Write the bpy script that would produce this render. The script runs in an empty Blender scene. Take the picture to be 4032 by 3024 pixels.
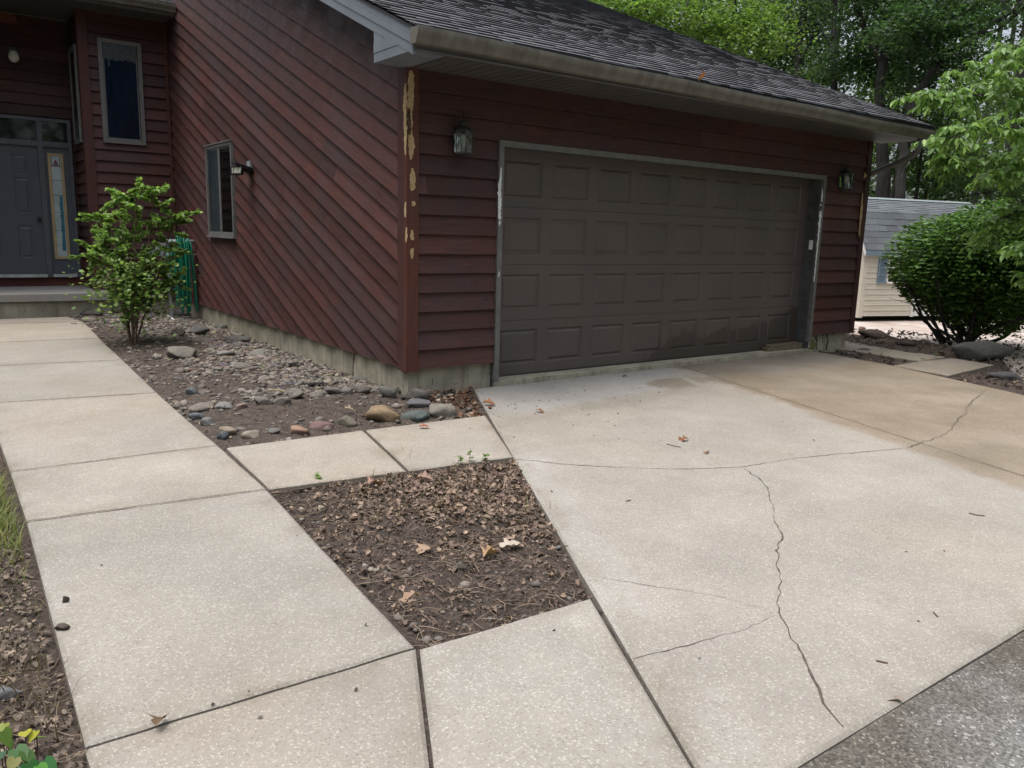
import bpy, bmesh, math, random
import numpy as np
from mathutils import Vector, Matrix, noise
random.seed(7)
RNG = np.random.default_rng(11)
SC = bpy.context.scene
COL = SC.collection

# ---------------------------------------------------------------- camera
CAM = np.array([-3.2657, -5.9614, 1.3934]); FPX = 3149.14
_y, _p, _r = [math.radians(a) for a in (36.2628, -10.7319, 1.6075)]
_fw = np.array([math.sin(_y)*math.cos(_p), math.cos(_y)*math.cos(_p), math.sin(_p)])
_r0 = np.array([math.cos(_y), -math.sin(_y), 0.0]); _u0 = np.cross(_r0, _fw)
_rt = _r0*math.cos(_r) + _u0*math.sin(_r); _up = _u0*math.cos(_r) - _r0*math.sin(_r)
cd = bpy.data.cameras.new('camera'); cam = bpy.data.objects.new('camera', cd); COL.objects.link(cam)
cd.sensor_width = 36.0; cd.lens = FPX/4032*36.0; cd.clip_start = 0.05; cd.clip_end = 500
cam.matrix_world = Matrix(((_rt[0], _up[0], -_fw[0], CAM[0]), (_rt[1], _up[1], -_fw[1], CAM[1]), (_rt[2], _up[2], -_fw[2], CAM[2]), (0, 0, 0, 1)))
SC.camera = cam
# ---------------------------------------------------------------- light
SUN_EL, SUN_AZ = math.radians(76), math.radians(275)
w = bpy.data.worlds.new('World'); SC.world = w; w.use_nodes = True
nt = w.node_tree; nt.nodes.clear()
out = nt.nodes.new('ShaderNodeOutputWorld'); bg = nt.nodes.new('ShaderNodeBackground')
sky = nt.nodes.new('ShaderNodeTexSky'); sky.sky_type = 'NISHITA'; sky.sun_disc = False
sky.sun_elevation = SUN_EL; sky.sun_rotation = SUN_AZ; sky.air_density = 1.0; sky.dust_density = 4.0
hs = nt.nodes.new('ShaderNodeHueSaturation'); hs.inputs['Saturation'].default_value = 0.40
tc = nt.nodes.new('ShaderNodeTexCoord'); sx = nt.nodes.new('ShaderNodeSeparateXYZ')
rmp = nt.nodes.new('ShaderNodeMapRange')       # overcast: brighter overhead than at the horizon
rmp.inputs['From Min'].default_value = 0.0; rmp.inputs['From Max'].default_value = 0.9
rmp.inputs['To Min'].default_value = 0.80; rmp.inputs['To Max'].default_value = 3.1
mx = nt.nodes.new('ShaderNodeVectorMath'); mx.operation = 'SCALE'
L = nt.links.new
L(tc.outputs['Generated'], sx.inputs[0]); L(sx.outputs['Z'], rmp.inputs['Value'])
L(sky.outputs[0], hs.inputs['Color']); L(hs.outputs[0], mx.inputs[0]); L(rmp.outputs[0], mx.inputs['Scale'])
L(mx.outputs[0], bg.inputs['Color']); bg.inputs['Strength'].default_value = 0.15
L(bg.outputs[0], out.inputs['Surface'])
sd = bpy.data.lights.new('sun', 'SUN'); sd.energy = 1.0; sd.angle = math.radians(30); sd.color = (1.0, 0.95, 0.88)
sun = bpy.data.objects.new('sun', sd); COL.objects.link(sun)
_sd = Vector((math.sin(SUN_AZ)*math.cos(SUN_EL), math.cos(SUN_AZ)*math.cos(SUN_EL), math.sin(SUN_EL)))
sun.rotation_euler = _sd.to_track_quat('Z', 'Y').to_euler(); sun.location = (0, 0, 30)
SC.view_settings.view_transform = 'Standard'; SC.view_settings.look = 'None'
SC.view_settings.exposure = -0.14; SC.view_settings.gamma = 1.0

# ---------------------------------------------------------------- survey helper: photo pixel -> point on a plane of the place
def ray(px, py): return _fw + _rt*((px-2016)/FPX) - _up*((py-1512)/FPX)
def hit(px, py, ax, v):
    d = ray(px, py); return CAM + d*((v-CAM[ax])/d[ax])
def G(px, py, z=0.0): return hit(px, py, 2, z)
def at(px, py, depth): return CAM + ray(px, py)*depth
def walk_z(y): return 0.065*min(max(y/5.0, 0.0), 1.0)
def GW(px, py):
    q = G(px, py)
    for _ in range(6): q = G(px, py, walk_z(q[1]))
    return q

# ---------------------------------------------------------------- materials
def nd(t, kind, **kw):
    n = t.nodes.new(kind)
    for k, v in kw.items():
        if k in n.inputs: n.inputs[k].default_value = v
        else: setattr(n, k, v)
    return n
def newmat(name):
    m = bpy.data.materials.new(name); m.use_nodes = True
    t = m.node_tree; b = t.nodes['Principled BSDF']
    return m, t, b
def mixc(t, fac, a, b, mode='MIX'):
    n = t.nodes.new('ShaderNodeMix'); n.data_type = 'RGBA'; n.blend_type = mode
    for i, v in ((0, fac), (6, a), (7, b)):
        if hasattr(v, 'is_linked') or isinstance(v, bpy.types.NodeSocket): t.links.new(v, n.inputs[i])
        else: n.inputs[i].default_value = v if i == 0 else (*v[:3], 1)
    return n.outputs[2]
def ramp(t, src, a, b, lo=0.0, hi=1.0):
    n = nd(t, 'ShaderNodeMapRange'); n.inputs[1].default_value = a; n.inputs[2].default_value = b
    n.inputs[3].default_value = lo; n.inputs[4].default_value = hi; t.links.new(src, n.inputs[0]); return n.outputs[0]
def coords(t, kind='Object', scale=(1, 1, 1), uv=None):
    if uv:
        c = nd(t, 'ShaderNodeUVMap'); c.uv_map = 'UVMap'; s = c.outputs[0]
    else:
        s = nd(t, 'ShaderNodeTexCoord').outputs[kind]
    m = nd(t, 'ShaderNodeMapping'); m.inputs['Scale'].default_value = scale; t.links.new(s, m.inputs[0]); return m.outputs[0]
def nz(t, co, scale, detail=4, rough=0.55, dist=0.0):
    n = nd(t, 'ShaderNodeTexNoise', Scale=scale, Detail=detail, Roughness=rough, Distortion=dist); t.links.new(co, n.inputs['Vector']); return n.outputs['Fac']
def vor(t, co, scale, feature='F1', out='Distance'):
    n = nd(t, 'ShaderNodeTexVoronoi', Scale=scale); n.feature = feature; t.links.new(co, n.inputs['Vector']); return n.outputs[out]
def bump(t, b, h, strength=0.3, dist=0.01):
    n = nd(t, 'ShaderNodeBump', Strength=strength, Distance=dist); t.links.new(h, n.inputs['Height']); t.links.new(n.outputs[0], b.inputs['Normal'])
def tone(t):
    n = nd(t, 'ShaderNodeAttribute'); n.attribute_name = 'tone'; return n.outputs['Color']
def setp(b, **kw):
    for k, v in kw.items(): b.inputs[k.replace('_', ' ')].default_value = v

def simple(name, c1, c2=None, scale=8, rough=0.6, spec=0.4, metal=0.0, bmp=0.0, bscale=60, use_tone=False, stretch=(1, 1, 1)):
    m, t, b = newmat(name); co = coords(t, scale=stretch)
    c2 = c2 or tuple(x*0.8 for x in c1)
    n = nz(t, co, scale, 5)
    c = mixc(t, ramp(t, n, 0.35, 0.65), c1, c2)
    if use_tone: c = mixc(t, 1.0, c, tone(t), 'MULTIPLY')
    t.links.new(c, b.inputs['Base Color']); setp(b, Roughness=rough, Metallic=metal); b.inputs['Specular IOR Level'].default_value = spec
    if bmp: bump(t, b, nz(t, co, bscale, 3), bmp, 0.004)
    return m

def siding_mat(name='stained_cedar'):
    m, t, b = newmat(name)
    co = coords(t, uv=True, scale=(1, 1, 1)); cg = coords(t, uv=True, scale=(1.2, 22, 1)); cv = coords(t, uv=True, scale=(26, 3, 1))
    big = nz(t, coords(t, scale=(1, 1, 1)), 1.3, 4)
    grain = nz(t, cg, 3.0, 6, 0.65, 0.6); blot = nz(t, co, 5.0, 5, 0.6); tick = nz(t, cv, 1.0, 3)
    c = mixc(t, ramp(t, grain, 0.3, 0.72), (0.106, 0.041, 0.032), (0.039, 0.0175, 0.016))
    c = mixc(t, ramp(t, blot, 0.52, 0.72, 0, 0.6), c, (0.064, 0.040, 0.040))
    c = mixc(t, ramp(t, tick, 0.64, 0.72, 0, 0.6), c, (0.018, 0.009, 0.009))
    knot = vor(t, coords(t, uv=True, scale=(1.6, 3.2, 1)), 1.7)
    c = mixc(t, ramp(t, knot, 0.02, 0.075, 0.85, 0), c, (0.014, 0.008, 0.008))
    c = mixc(t, ramp(t, big, 0.4, 0.68, 0, 0.6), c, (0.058, 0.037, 0.041))
    c = mixc(t, 1.0, c, tone(t), 'MULTIPLY')
    t.links.new(c, b.inputs['Base Color']); setp(b, Roughness=0.62); b.inputs['Specular IOR Level'].default_value = 0.35
    t.links.new(ramp(t, blot, 0.3, 0.7, 0.5, 0.75), b.inputs['Roughness'])
    bump(t, b, grain, 0.35, 0.004)
    return m
def concrete_mat(name, base=(0.325, 0.305, 0.270), speck=1.0, vs=120):
    m, t, b = newmat(name); co = coords(t)
    v = nd(t, 'ShaderNodeTexVoronoi', Scale=vs); t.links.new(co, v.inputs['Vector'])
    v2 = nd(t, 'ShaderNodeTexVoronoi', Scale=vs*2.3); t.links.new(co, v2.inputs['Vector'])
    hsv = nd(t, 'ShaderNodeSeparateColor'); t.links.new(v.outputs['Color'], hsv.inputs[0])
    hs2 = nd(t, 'ShaderNodeSeparateColor'); t.links.new(v2.outputs['Color'], hs2.inputs[0])
    big = nz(t, co, 1.1, 6, 0.6); med = nz(t, co, 9, 5, 0.6); fine = nz(t, co, 240, 2)
    c = mixc(t, ramp(t, big, 0.35, 0.68), base, tuple(x*0.76 for x in base)); c = mixc(t, ramp(t, nz(t, co, 0.45, 4), 0.45, 0.62, 0, 0.5), c, (base[0]*0.92, base[1]*0.86, base[2]*0.76)); c = mixc(t, ramp(t, nz(t, co, 3.7, 6, 0.7, 1.0), 0.58, 0.66, 0, 0.22), c, (base[0]*0.5, base[1]*0.48, base[2]*0.45))
    c = mixc(t, ramp(t, med, 0.3, 0.7, 0, 0.3), c, (base[0]*0.72, base[1]*0.7, base[2]*0.66))
    inpeb = ramp(t, v.outputs['Distance'], 0.36, 0.6, 1, 0)
    lite = nd(t, 'ShaderNodeMath', operation='MULTIPLY'); t.links.new(ramp(t, hsv.outputs[0], 0.52, 0.9), lite.inputs[0]); t.links.new(inpeb, lite.inputs[1])
    dark = nd(t, 'ShaderNodeMath', operation='MULTIPLY'); t.links.new(ramp(t, hsv.outputs[1], 0.66, 0.9), dark.inputs[0]); t.links.new(inpeb, dark.inputs[1])
    l2 = nd(t, 'ShaderNodeMath', operation='MULTIPLY', use_clamp=True); t.links.new(lite.outputs[0], l2.inputs[0]); l2.inputs[1].default_value = 0.46*speck
    d2 = nd(t, 'ShaderNodeMath', operation='MULTIPLY', use_clamp=True); t.links.new(dark.outputs[0], d2.inputs[0]); d2.inputs[1].default_value = 0.68*speck
    c = mixc(t, l2.outputs[0], c, (0.62, 0.585, 0.52)); c = mixc(t, d2.outputs[0], c, (0.17, 0.14, 0.12))
    c = mixc(t, ramp(t, hs2.outputs[0], 0.0, 1.0, 0.0, 0.5*speck), c, (0.215, 0.19, 0.16))
    c = mixc(t, 1.0, c, tone(t), 'MULTIPLY')
    t.links.new(c, b.inputs['Base Color']); setp(b, Roughness=0.85); b.inputs['Specular IOR Level'].default_value = 0.25
    at_ = nd(t, 'ShaderNodeAttribute'); at_.attribute_name = 'wet'
    t.links.new(ramp(t, at_.outputs['Fac'], 0, 1, 0.86, 0.32), b.inputs['Roughness'])
    h = nd(t, 'ShaderNodeMath', operation='ADD'); t.links.new(fine, h.inputs[0]); t.links.new(v.outputs['Distance'], h.inputs[1])
    bump(t, b, h.outputs[0], 0.3, 0.003)
    return m
def found_mat():
    m, t, b = newmat('foundation_concrete'); co = coords(t); cs = coords(t, scale=(5, 5, 0.5))
    n = nz(t, co, 4, 6); st = nz(t, cs, 3, 5); sp = nz(t, co, 38, 3)
    c = mixc(t, ramp(t, n, 0.35, 0.65), (0.38, 0.35, 0.265), (0.25, 0.23, 0.18))
    c = mixc(t, ramp(t, st, 0.5, 0.7, 0, 0.6), c, (0.14, 0.11, 0.075))
    c = mixc(t, ramp(t, sp, 0.64, 0.7, 0, 0.8), c, (0.05, 0.042, 0.03))
    t.links.new(c, b.inputs['Base Color']); setp(b, Roughness=0.9); bump(t, b, n, 0.3, 0.01); return m
def soil_mat(name='soil', a=(0.12, 0.096, 0.08), d=(0.052, 0.042, 0.036)):
    m, t, b = newmat(name); co = coords(t)
    n = nz(t, co, 14, 8, 0.7); f = nz(t, co, 70, 6, 0.7); k = vor(t, co, 55)
    c = mixc(t, ramp(t, n, 0.35, 0.65), a, d)
    c = mixc(t, ramp(t, f, 0.56, 0.7, 0, 0.7), c, (0.21, 0.18, 0.15))
    t.links.new(c, b.inputs['Base Color']); setp(b, Roughness=0.95); b.inputs['Specular IOR Level'].default_value = 0.2
    h = nd(t, 'ShaderNodeMath', operation='ADD'); t.links.new(f, h.inputs[0]); t.links.new(k, h.inputs[1]); bump(t, b, h.outputs[0], 0.8, 0.02); return m
def leaf_mat(name, rough=0.45, trans=0.35, spec=0.4):
    m, t, b = newmat(name); t.nodes.remove(b); o = t.nodes['Material Output']
    tn = tone(t)
    d = nd(t, 'ShaderNodeBsdfPrincipled'); t.links.new(tn, d.inputs['Base Color']); d.inputs['Roughness'].default_value = rough; d.inputs['Specular IOR Level'].default_value = spec
    tr = nd(t, 'ShaderNodeBsdfTranslucent'); c2 = mixc(t, 1.0, tn, (1.15, 1.25, 0.75), 'MULTIPLY'); t.links.new(c2, tr.inputs['Color'])
    ms = nd(t, 'ShaderNodeMixShader'); ms.inputs[0].default_value = trans
    t.links.new(d.outputs[0], ms.inputs[1]); t.links.new(tr.outputs[0], ms.inputs[2]); t.links.new(ms.outputs[0], o.inputs['Surface']); return m
def tone_mat(name, rough=0.8, spec=0.3, bmp=0.4, scale=30, var=0.5):
    m, t, b = newmat(name); co = coords(t); n = nz(t, co, scale, 6, 0.65); n2 = nz(t, co, scale*0.25, 4)
    c = mixc(t, ramp(t, n, 0.3, 0.7, 0, var), tone(t), mixc(t, 1.0, tone(t), (0.45, 0.43, 0.42), 'MULTIPLY'))
    c = mixc(t, ramp(t, n2, 0.4, 0.7, 0, 0.4), c, mixc(t, 1.0, tone(t), (1.3, 1.25, 1.15), 'MULTIPLY'))
    t.links.new(c, b.inputs['Base Color']); setp(b, Roughness=rough); b.inputs['Specular IOR Level'].default_value = spec
    if bmp: bump(t, b, n, bmp, 0.01)
    return m
def bark_mat(name, c1=(0.075, 0.062, 0.052), c2=(0.024, 0.02, 0.018), sc=5):
    m, t, b = newmat(name); co = coords(t, scale=(1, 1, 0.22)); n = nz(t, co, sc*2.2, 7, 0.7, 0.4); k = nz(t, coords(t), sc*0.5, 4)
    c = mixc(t, ramp(t, n, 0.38, 0.62), c2, c1); c = mixc(t, ramp(t, k, 0.5, 0.7, 0, 0.5), c, (0.03, 0.034, 0.026))
    t.links.new(c, b.inputs['Base Color']); setp(b, Roughness=0.9); bump(t, b, n, 0.8, 0.03); return m
def roof_mat():
    m, t, b = newmat('asphalt_shingle'); co = coords(t); n = nz(t, co, 130, 3, 0.7); k = nz(t, co, 1.6, 5, 0.65)
    c = mixc(t, ramp(t, n, 0.3, 0.7), (0.16, 0.16, 0.17), (0.065, 0.065, 0.07))
    c = mixc(t, ramp(t, k, 0.5, 0.8, 0, 0.12), c, (0.04, 0.04, 0.045))
    c = mixc(t, 1.0, c, tone(t), 'MULTIPLY'); t.links.new(c, b.inputs['Base Color']); setp(b, Roughness=0.95); b.inputs['Specular IOR Level'].default_value = 0.12
    bump(t, b, n, 0.7, 0.004); return m
def glass_mat(name='window_glass', tint=(0.85, 0.92, 0.95), gloss=0.12):
    m, t, b = newmat(name); t.nodes.remove(b); o = t.nodes['Material Output']
    tr = nd(t, 'ShaderNodeBsdfTransparent'); tr.inputs[0].default_value = (*tint, 1)
    gl = nd(t, 'ShaderNodeBsdfGlossy'); gl.inputs['Roughness'].default_value = 0.04
    fr = nd(t, 'ShaderNodeFresnel'); fr.inputs[0].default_value = 1.5
    a = nd(t, 'ShaderNodeMath', operation='ADD', use_clamp=True); t.links.new(fr.outputs[0], a.inputs[0]); a.inputs[1].default_value = gloss*0.3
    ms = nd(t, 'ShaderNodeMixShader'); t.links.new(a.outputs[0], ms.inputs[0]); t.links.new(tr.outputs[0], ms.inputs[1]); t.links.new(gl.outputs[0], ms.inputs[2]); t.links.new(ms.outputs[0], o.inputs['Surface']); return m
def gutter_mat():
    m, t, b = newmat('dirty_gutter_metal'); co = coords(t, scale=(3, 1, 1)); n = nz(t, co, 3, 6, 0.65); s = nz(t, coords(t, scale=(14, 1, 1.5)), 2, 4)
    c = mixc(t, ramp(t, n, 0.35, 0.65), (0.165, 0.152, 0.125), (0.095, 0.086, 0.07)); c = mixc(t, ramp(t, s, 0.55, 0.75, 0, 0.6), c, (0.085, 0.075, 0.06))
    t.links.new(c, b.inputs['Base Color']); setp(b, Roughness=0.5, Metallic=0.0); return m
def door_mat():
    m, t, b = newmat('garage_door_paint'); co = coords(t); g = nz(t, coords(t, scale=(1, 1, 9)), 12, 5); n = nz(t, co, 1.5, 5)
    c = mixc(t, ramp(t, n, 0.35, 0.7), (0.106, 0.084, 0.074), (0.083, 0.068, 0.062)); at_ = nd(t, 'ShaderNodeAttribute'); at_.attribute_name = 'wet'
    c = mixc(t, at_.outputs['Fac'], c, (0.034, 0.026, 0.022)); c = mixc(t, 1.0, c, tone(t), 'MULTIPLY')
    t.links.new(c, b.inputs['Base Color']); t.links.new(ramp(t, at_.outputs['Fac'], 0, 1, 0.48, 0.3), b.inputs['Roughness']); bump(t, b, g, 0.12, 0.002); return m
def asphalt_mat():
    m, t, b = newmat('asphalt'); co = coords(t); v = nd(t, 'ShaderNodeTexVoronoi', Scale=130); t.links.new(co, v.inputs['Vector'])
    s = nd(t, 'ShaderNodeSeparateColor'); t.links.new(v.outputs['Color'], s.inputs[0]); n = nz(t, co, 2.2, 6, 0.65)
    c = mixc(t, s.outputs[0], (0.115, 0.115, 0.115), (0.275, 0.273, 0.268)); c = mixc(t, ramp(t, s.outputs[1], 0.90, 0.98), c, (0.44, 0.435, 0.42))
    c = mixc(t, ramp(t, n, 0.5, 0.66, 0, 0.35), c, (0.13, 0.115, 0.10)); c = mixc(t, 1.0, c, tone(t), 'MULTIPLY')
    t.links.new(c, b.inputs['Base Color']); setp(b, Roughness=1.0); b.inputs['Specular IOR Level'].default_value = 0.08; bump(t, b, v.outputs['Distance'], 0.4, 0.006); return m

M = dict(
 cedar=siding_mat(), conc=concrete_mat('exposed_aggregate'), porch=concrete_mat('porch_concrete', (0.30, 0.295, 0.285), 0.25), found=found_mat(),
 soil=soil_mat(), litter_soil=soil_mat('leaf_mould', (0.098, 0.075, 0.062), (0.042, 0.033, 0.028)), roof=roof_mat(), gutter=gutter_mat(), gdoor=door_mat(), asphalt=asphalt_mat(),
 soffit=simple('soffit_metal', (0.095, 0.09, 0.085), (0.08, 0.075, 0.072), 3, 0.5), rake=simple('fascia_metal', (0.185, 0.205, 0.235), (0.155, 0.175, 0.20), 3, 0.45, 0.5),
 fascia=simple('dark_fascia', (0.16, 0.155, 0.15), None, 3, 0.5),
 gtrim=simple('grey_trim_paint', (0.155, 0.155, 0.145), (0.115, 0.115, 0.108), 14, 0.55, bmp=0.15, bscale=40), jamb=simple('dark_jamb_paint', (0.085, 0.088, 0.088), (0.05, 0.052, 0.052), 10, 0.6),
 edoor=simple('slate_door_paint', (0.085, 0.095, 0.115), (0.075, 0.085, 0.10), 5, 0.45), eframe=simple('slate_frame_paint', (0.10, 0.11, 0.125), None, 6, 0.5),
 wframe=simple('window_frame_paint', (0.165, 0.163, 0.155), (0.135, 0.132, 0.127), 7, 0.5), white=simple('white_vinyl', (0.78, 0.78, 0.76), (0.72, 0.72, 0.70), 6, 0.5),
 cream=simple('cream_vinyl', (0.60, 0.565, 0.475), (0.56, 0.525, 0.44), 2, 0.5), shut=simple('blue_grey_shutter', (0.20, 0.27, 0.33), None, 5, 0.6),
 glass=glass_mat(), dark=simple('dark_interior', (0.018, 0.02, 0.024), (0.012, 0.013, 0.016), 3, 0.7), lace=simple('lace_curtain', (0.10, 0.115, 0.12), (0.05, 0.06, 0.065), 35, 0.9),
 navy=simple('navy_curtain', (0.016, 0.04, 0.095), (0.01, 0.027, 0.07), 9, 0.9, stretch=(6, 6, 0.4)), paleblue=simple('pale_curtain', (0.36, 0.45, 0.51), (0.26, 0.34, 0.40), 2.5, 0.9, stretch=(3, 3, 0.5)),
 filler=simple('bare_wood_filler', (0.48, 0.36, 0.20), (0.36, 0.25, 0.125), 25, 0.9, bmp=0.6), rot=simple('rotten_wood', (0.11, 0.065, 0.035), (0.03, 0.02, 0.014), 30, 0.95, bmp=0.8),
 peel=simple('peeled_primer', (0.72, 0.73, 0.71), (0.60, 0.62, 0.60), 20, 0.7), brass=simple('aged_brass', (0.065, 0.062, 0.05), (0.04, 0.045, 0.04), 20, 0.5, 0.5, 0.5),
 lampglass=glass_mat('lamp_glass', (0.80, 0.83, 0.80), 0.3), bulb=simple('frosted_bulb', (0.62, 0.62, 0.58), None, 5, 0.3), globe=simple('milk_glass', (0.75, 0.75, 0.68), (0.68, 0.68, 0.6), 6, 0.25),
 black=simple('black_plastic', (0.018, 0.018, 0.02), None, 8, 0.35), led=simple('led_lens', (0.42, 0.43, 0.36), (0.36, 0.37, 0.30), 60, 0.25), solar=simple('solar_glass', (0.10, 0.12, 0.14), (0.07, 0.085, 0.10), 20, 0.12, 0.7),
 plas=simple('grey_plastic', (0.30, 0.31, 0.32), (0.25, 0.26, 0.27), 9, 0.5), hose=simple('green_hose', (0.012, 0.205, 0.12), (0.009, 0.16, 0.095), 6, 0.35), wood=simple('weathered_wood', (0.19, 0.15, 0.10), (0.09, 0.072, 0.05), 9, 0.85, bmp=0.5, stretch=(0.6, 5, 5)),
 threshold=simple('threshold_metal', (0.48, 0.49, 0.48), (0.34, 0.35, 0.34), 10, 0.45), gold=simple('sidelight_moulding', (0.42, 0.32, 0.17), (0.35, 0.26, 0.14), 9, 0.6), frost=simple('frosted_glass', (0.44, 0.50, 0.50), (0.34, 0.41, 0.43), 6, 0.3, 0.5), tealstain=simple('teal_glass', (0.03, 0.13, 0.19), (0.05, 0.18, 0.24), 18, 0.3), redglass=simple('red_leaded_glass', (0.17, 0.03, 0.04), None, 5, 0.3), lead=simple('lead_came', (0.05, 0.05, 0.05), None, 5, 0.5),
 crack=simple('crack_dirt', (0.115, 0.093, 0.075), (0.055, 0.045, 0.037), 30, 1.0), stone=tone_mat('field_stone', 0.85, 0.2, 0.9, 32, 0.85), gravel=tone_mat('gravel', 0.85, 0.3, 0.3, 60, 0.4), dry=leaf_mat('dry_leaf', 0.7, 0.12, 0.25), leaf=leaf_mat('green_leaf', 0.42, 0.42), bush=leaf_mat('bush_leaf', 0.5, 0.3), tleaf=leaf_mat('tree_leaf', 0.5, 0.5), grass=leaf_mat('grass_blade', 0.6, 0.3),
 bark=bark_mat('bark', (0.030, 0.026, 0.024), (0.012, 0.0105, 0.010)), twig=bark_mat('twig_bark', (0.16, 0.105, 0.065), (0.065, 0.04, 0.026), 20), patio=simple('pale_patio', (0.50, 0.45, 0.41), (0.36, 0.28, 0.24), 1.6, 0.9), shroof=tone_mat('shed_shingle', 0.8, 0.3, 0.3, 160, 0.6), moss=simple('moss', (0.17, 0.16, 0.045), (0.12, 0.12, 0.05), 30, 0.95), skid=simple('shed_skid', (0.05, 0.045, 0.035), None, 6, 0.9),
 ground=simple('woodland_floor', (0.05, 0.065, 0.025), (0.06, 0.045, 0.03), 0.9, 1.0, 0.1), orange=simple('rusty_leaf', (0.32, 0.10, 0.03), None, 9, 0.8), beam=simple('porch_beam_stain', (0.16, 0.05, 0.025), (0.12, 0.04, 0.02), 8, 0.6),
)
# ---------------------------------------------------------------- mesh helpers
class MB:
    def __init__(s): s.v = []; s.f = []; s.t = []; s.uv = []; s.w = []
    def add(s, vs, fs, tone=(1, 1, 1), uvs=None, wet=0.0):
        o = len(s.v); s.v += [tuple(map(float, q)) for q in vs]; s.f += [[i+o for i in f] for f in fs]
        s.t += [tone]*len(vs) if not isinstance(tone, list) else tone
        s.uv += uvs if uvs else [(0, 0)]*len(vs); s.w += [wet]*len(vs) if not isinstance(wet, list) else wet
    def box(s, a, b, tone=(1, 1, 1), R=None):
        a, b = [min(p, q) for p, q in zip(a, b)], [max(p, q) for p, q in zip(a, b)]
        vs = [(x, y, z) for z in (a[2], b[2]) for y in (a[1], b[1]) for x in (a[0], b[0])]
        if R: vs = [R @ Vector(q) for q in vs]
        s.add(vs, [(0, 2, 3, 1), (4, 5, 7, 6), (0, 1, 5, 4), (2, 6, 7, 3), (0, 4, 6, 2), (1, 3, 7, 5)], tone)
    def prism(s, poly, d, tone=(1, 1, 1)):       # 3-D polygon extruded by vector d
        n = len(poly); d = Vector(d); P = [Vector(q) for q in poly]; vs = P + [q+d for q in P]
        s.add(vs, [list(range(n))[::-1], list(range(n, 2*n))] + [(i, (i+1) % n, n+(i+1) % n, n+i) for i in range(n)], tone)
    def tube(s, pts, rad, n=8, tone=(1, 1, 1), cap=True):
        P = [Vector(q) for q in pts]; m = len(P); rad = rad if isinstance(rad, (list, tuple)) else [rad]*m
        vs = []; ref = Vector((0.31, 0.17, 0.93))
        for i, q in enumerate(P):
            d = (P[min(i+1, m-1)] - P[max(i-1, 0)]).normalized(); a = d.cross(ref)
            if a.length < 1e-3: a = d.cross(Vector((1, 0, 0)))
            a.normalize(); b = d.cross(a)
            vs += [q + (a*math.cos(2*math.pi*k/n) + b*math.sin(2*math.pi*k/n))*rad[i] for k in range(n)]
        fs = [(i*n+k, i*n+(k+1) % n, (i+1)*n+(k+1) % n, (i+1)*n+k) for i in range(m-1) for k in range(n)]
        if cap: fs += [list(range(n))[::-1], list(range((m-1)*n, m*n))]
        s.add(vs, fs, tone)
    def lathe(s, prof, c, n=12, tone=(1, 1, 1), rot=0.0):   # profile of (radius, z)
        vs = [(c[0]+r*math.cos(rot+2*math.pi*k/n), c[1]+r*math.sin(rot+2*math.pi*k/n), c[2]+z) for r, z in prof for k in range(n)]
        m = len(prof); fs = [(i*n+k, i*n+(k+1) % n, (i+1)*n+(k+1) % n, (i+1)*n+k) for i in range(m-1) for k in range(n)]
        s.add(vs, fs + [list(range(n))[::-1], list(range((m-1)*n, m*n))], tone)
    def build(s, name, mat, parent=None, smooth=False):
        me = bpy.data.meshes.new(name); me.from_pydata(s.v, [], s.f)
        n = len(s.v)
        a = me.attributes.new('tone', 'FLOAT_COLOR', 'POINT'); a.data.foreach_set('color', np.c_[np.array(s.t, float).reshape(n, 3), np.ones(n)].ravel())
        if any(s.w): b = me.attributes.new('wet', 'FLOAT', 'POINT'); b.data.foreach_set('value', np.array(s.w, float))
        if any(u != (0, 0) for u in s.uv):
            li = np.empty(len(me.loops), int); me.loops.foreach_get('vertex_index', li)
            me.uv_layers.new(name='UVMap').data.foreach_set('uv', np.array(s.uv, float)[li].ravel())
        return link(me, name, mat, parent, smooth)
def link(me, name, mat, parent=None, smooth=False):
    if mat and not me.materials: me.materials.append(mat)
    if smooth: me.polygons.foreach_set('use_smooth', [True]*len(me.polygons))
    o = bpy.data.objects.new(name, me); COL.objects.link(o)
    if parent:
        o.parent = parent; o.matrix_parent_inverse = Matrix.Translation(-wloc(parent))
    return o
def wloc(o): return Vector(o['base']) if 'base' in o.keys() else Vector((0, 0, 0))
def tag(o, label, cat, group=None):
    o['label'] = label; o['category'] = cat
    if group: o['group'] = group
    return o
def thing(name, label, cat, loc=(0, 0, 0), group=None):
    o = bpy.data.objects.new(name, None); COL.objects.link(o); o.location = loc; o['base'] = tuple(float(q) for q in loc); o.empty_display_size = 0.1
    return tag(o, label, cat, group)
def copy_thing(o, delta, label):
    c = o.copy(); COL.objects.link(c); c.location = Vector(o.location) + Vector(delta); c['label'] = label
    for ch in list(o.children):
        k = ch.copy(); COL.objects.link(k); k.parent = c; k.matrix_parent_inverse = ch.matrix_parent_inverse.copy()
        for g in ch.children:
            q = g.copy(); COL.objects.link(q); q.parent = k; q.matrix_parent_inverse = g.matrix_parent_inverse.copy()
    return c
def structure(o): o['kind'] = 'structure'; return o
def stuff(o): o['kind'] = 'stuff'; return o

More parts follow.
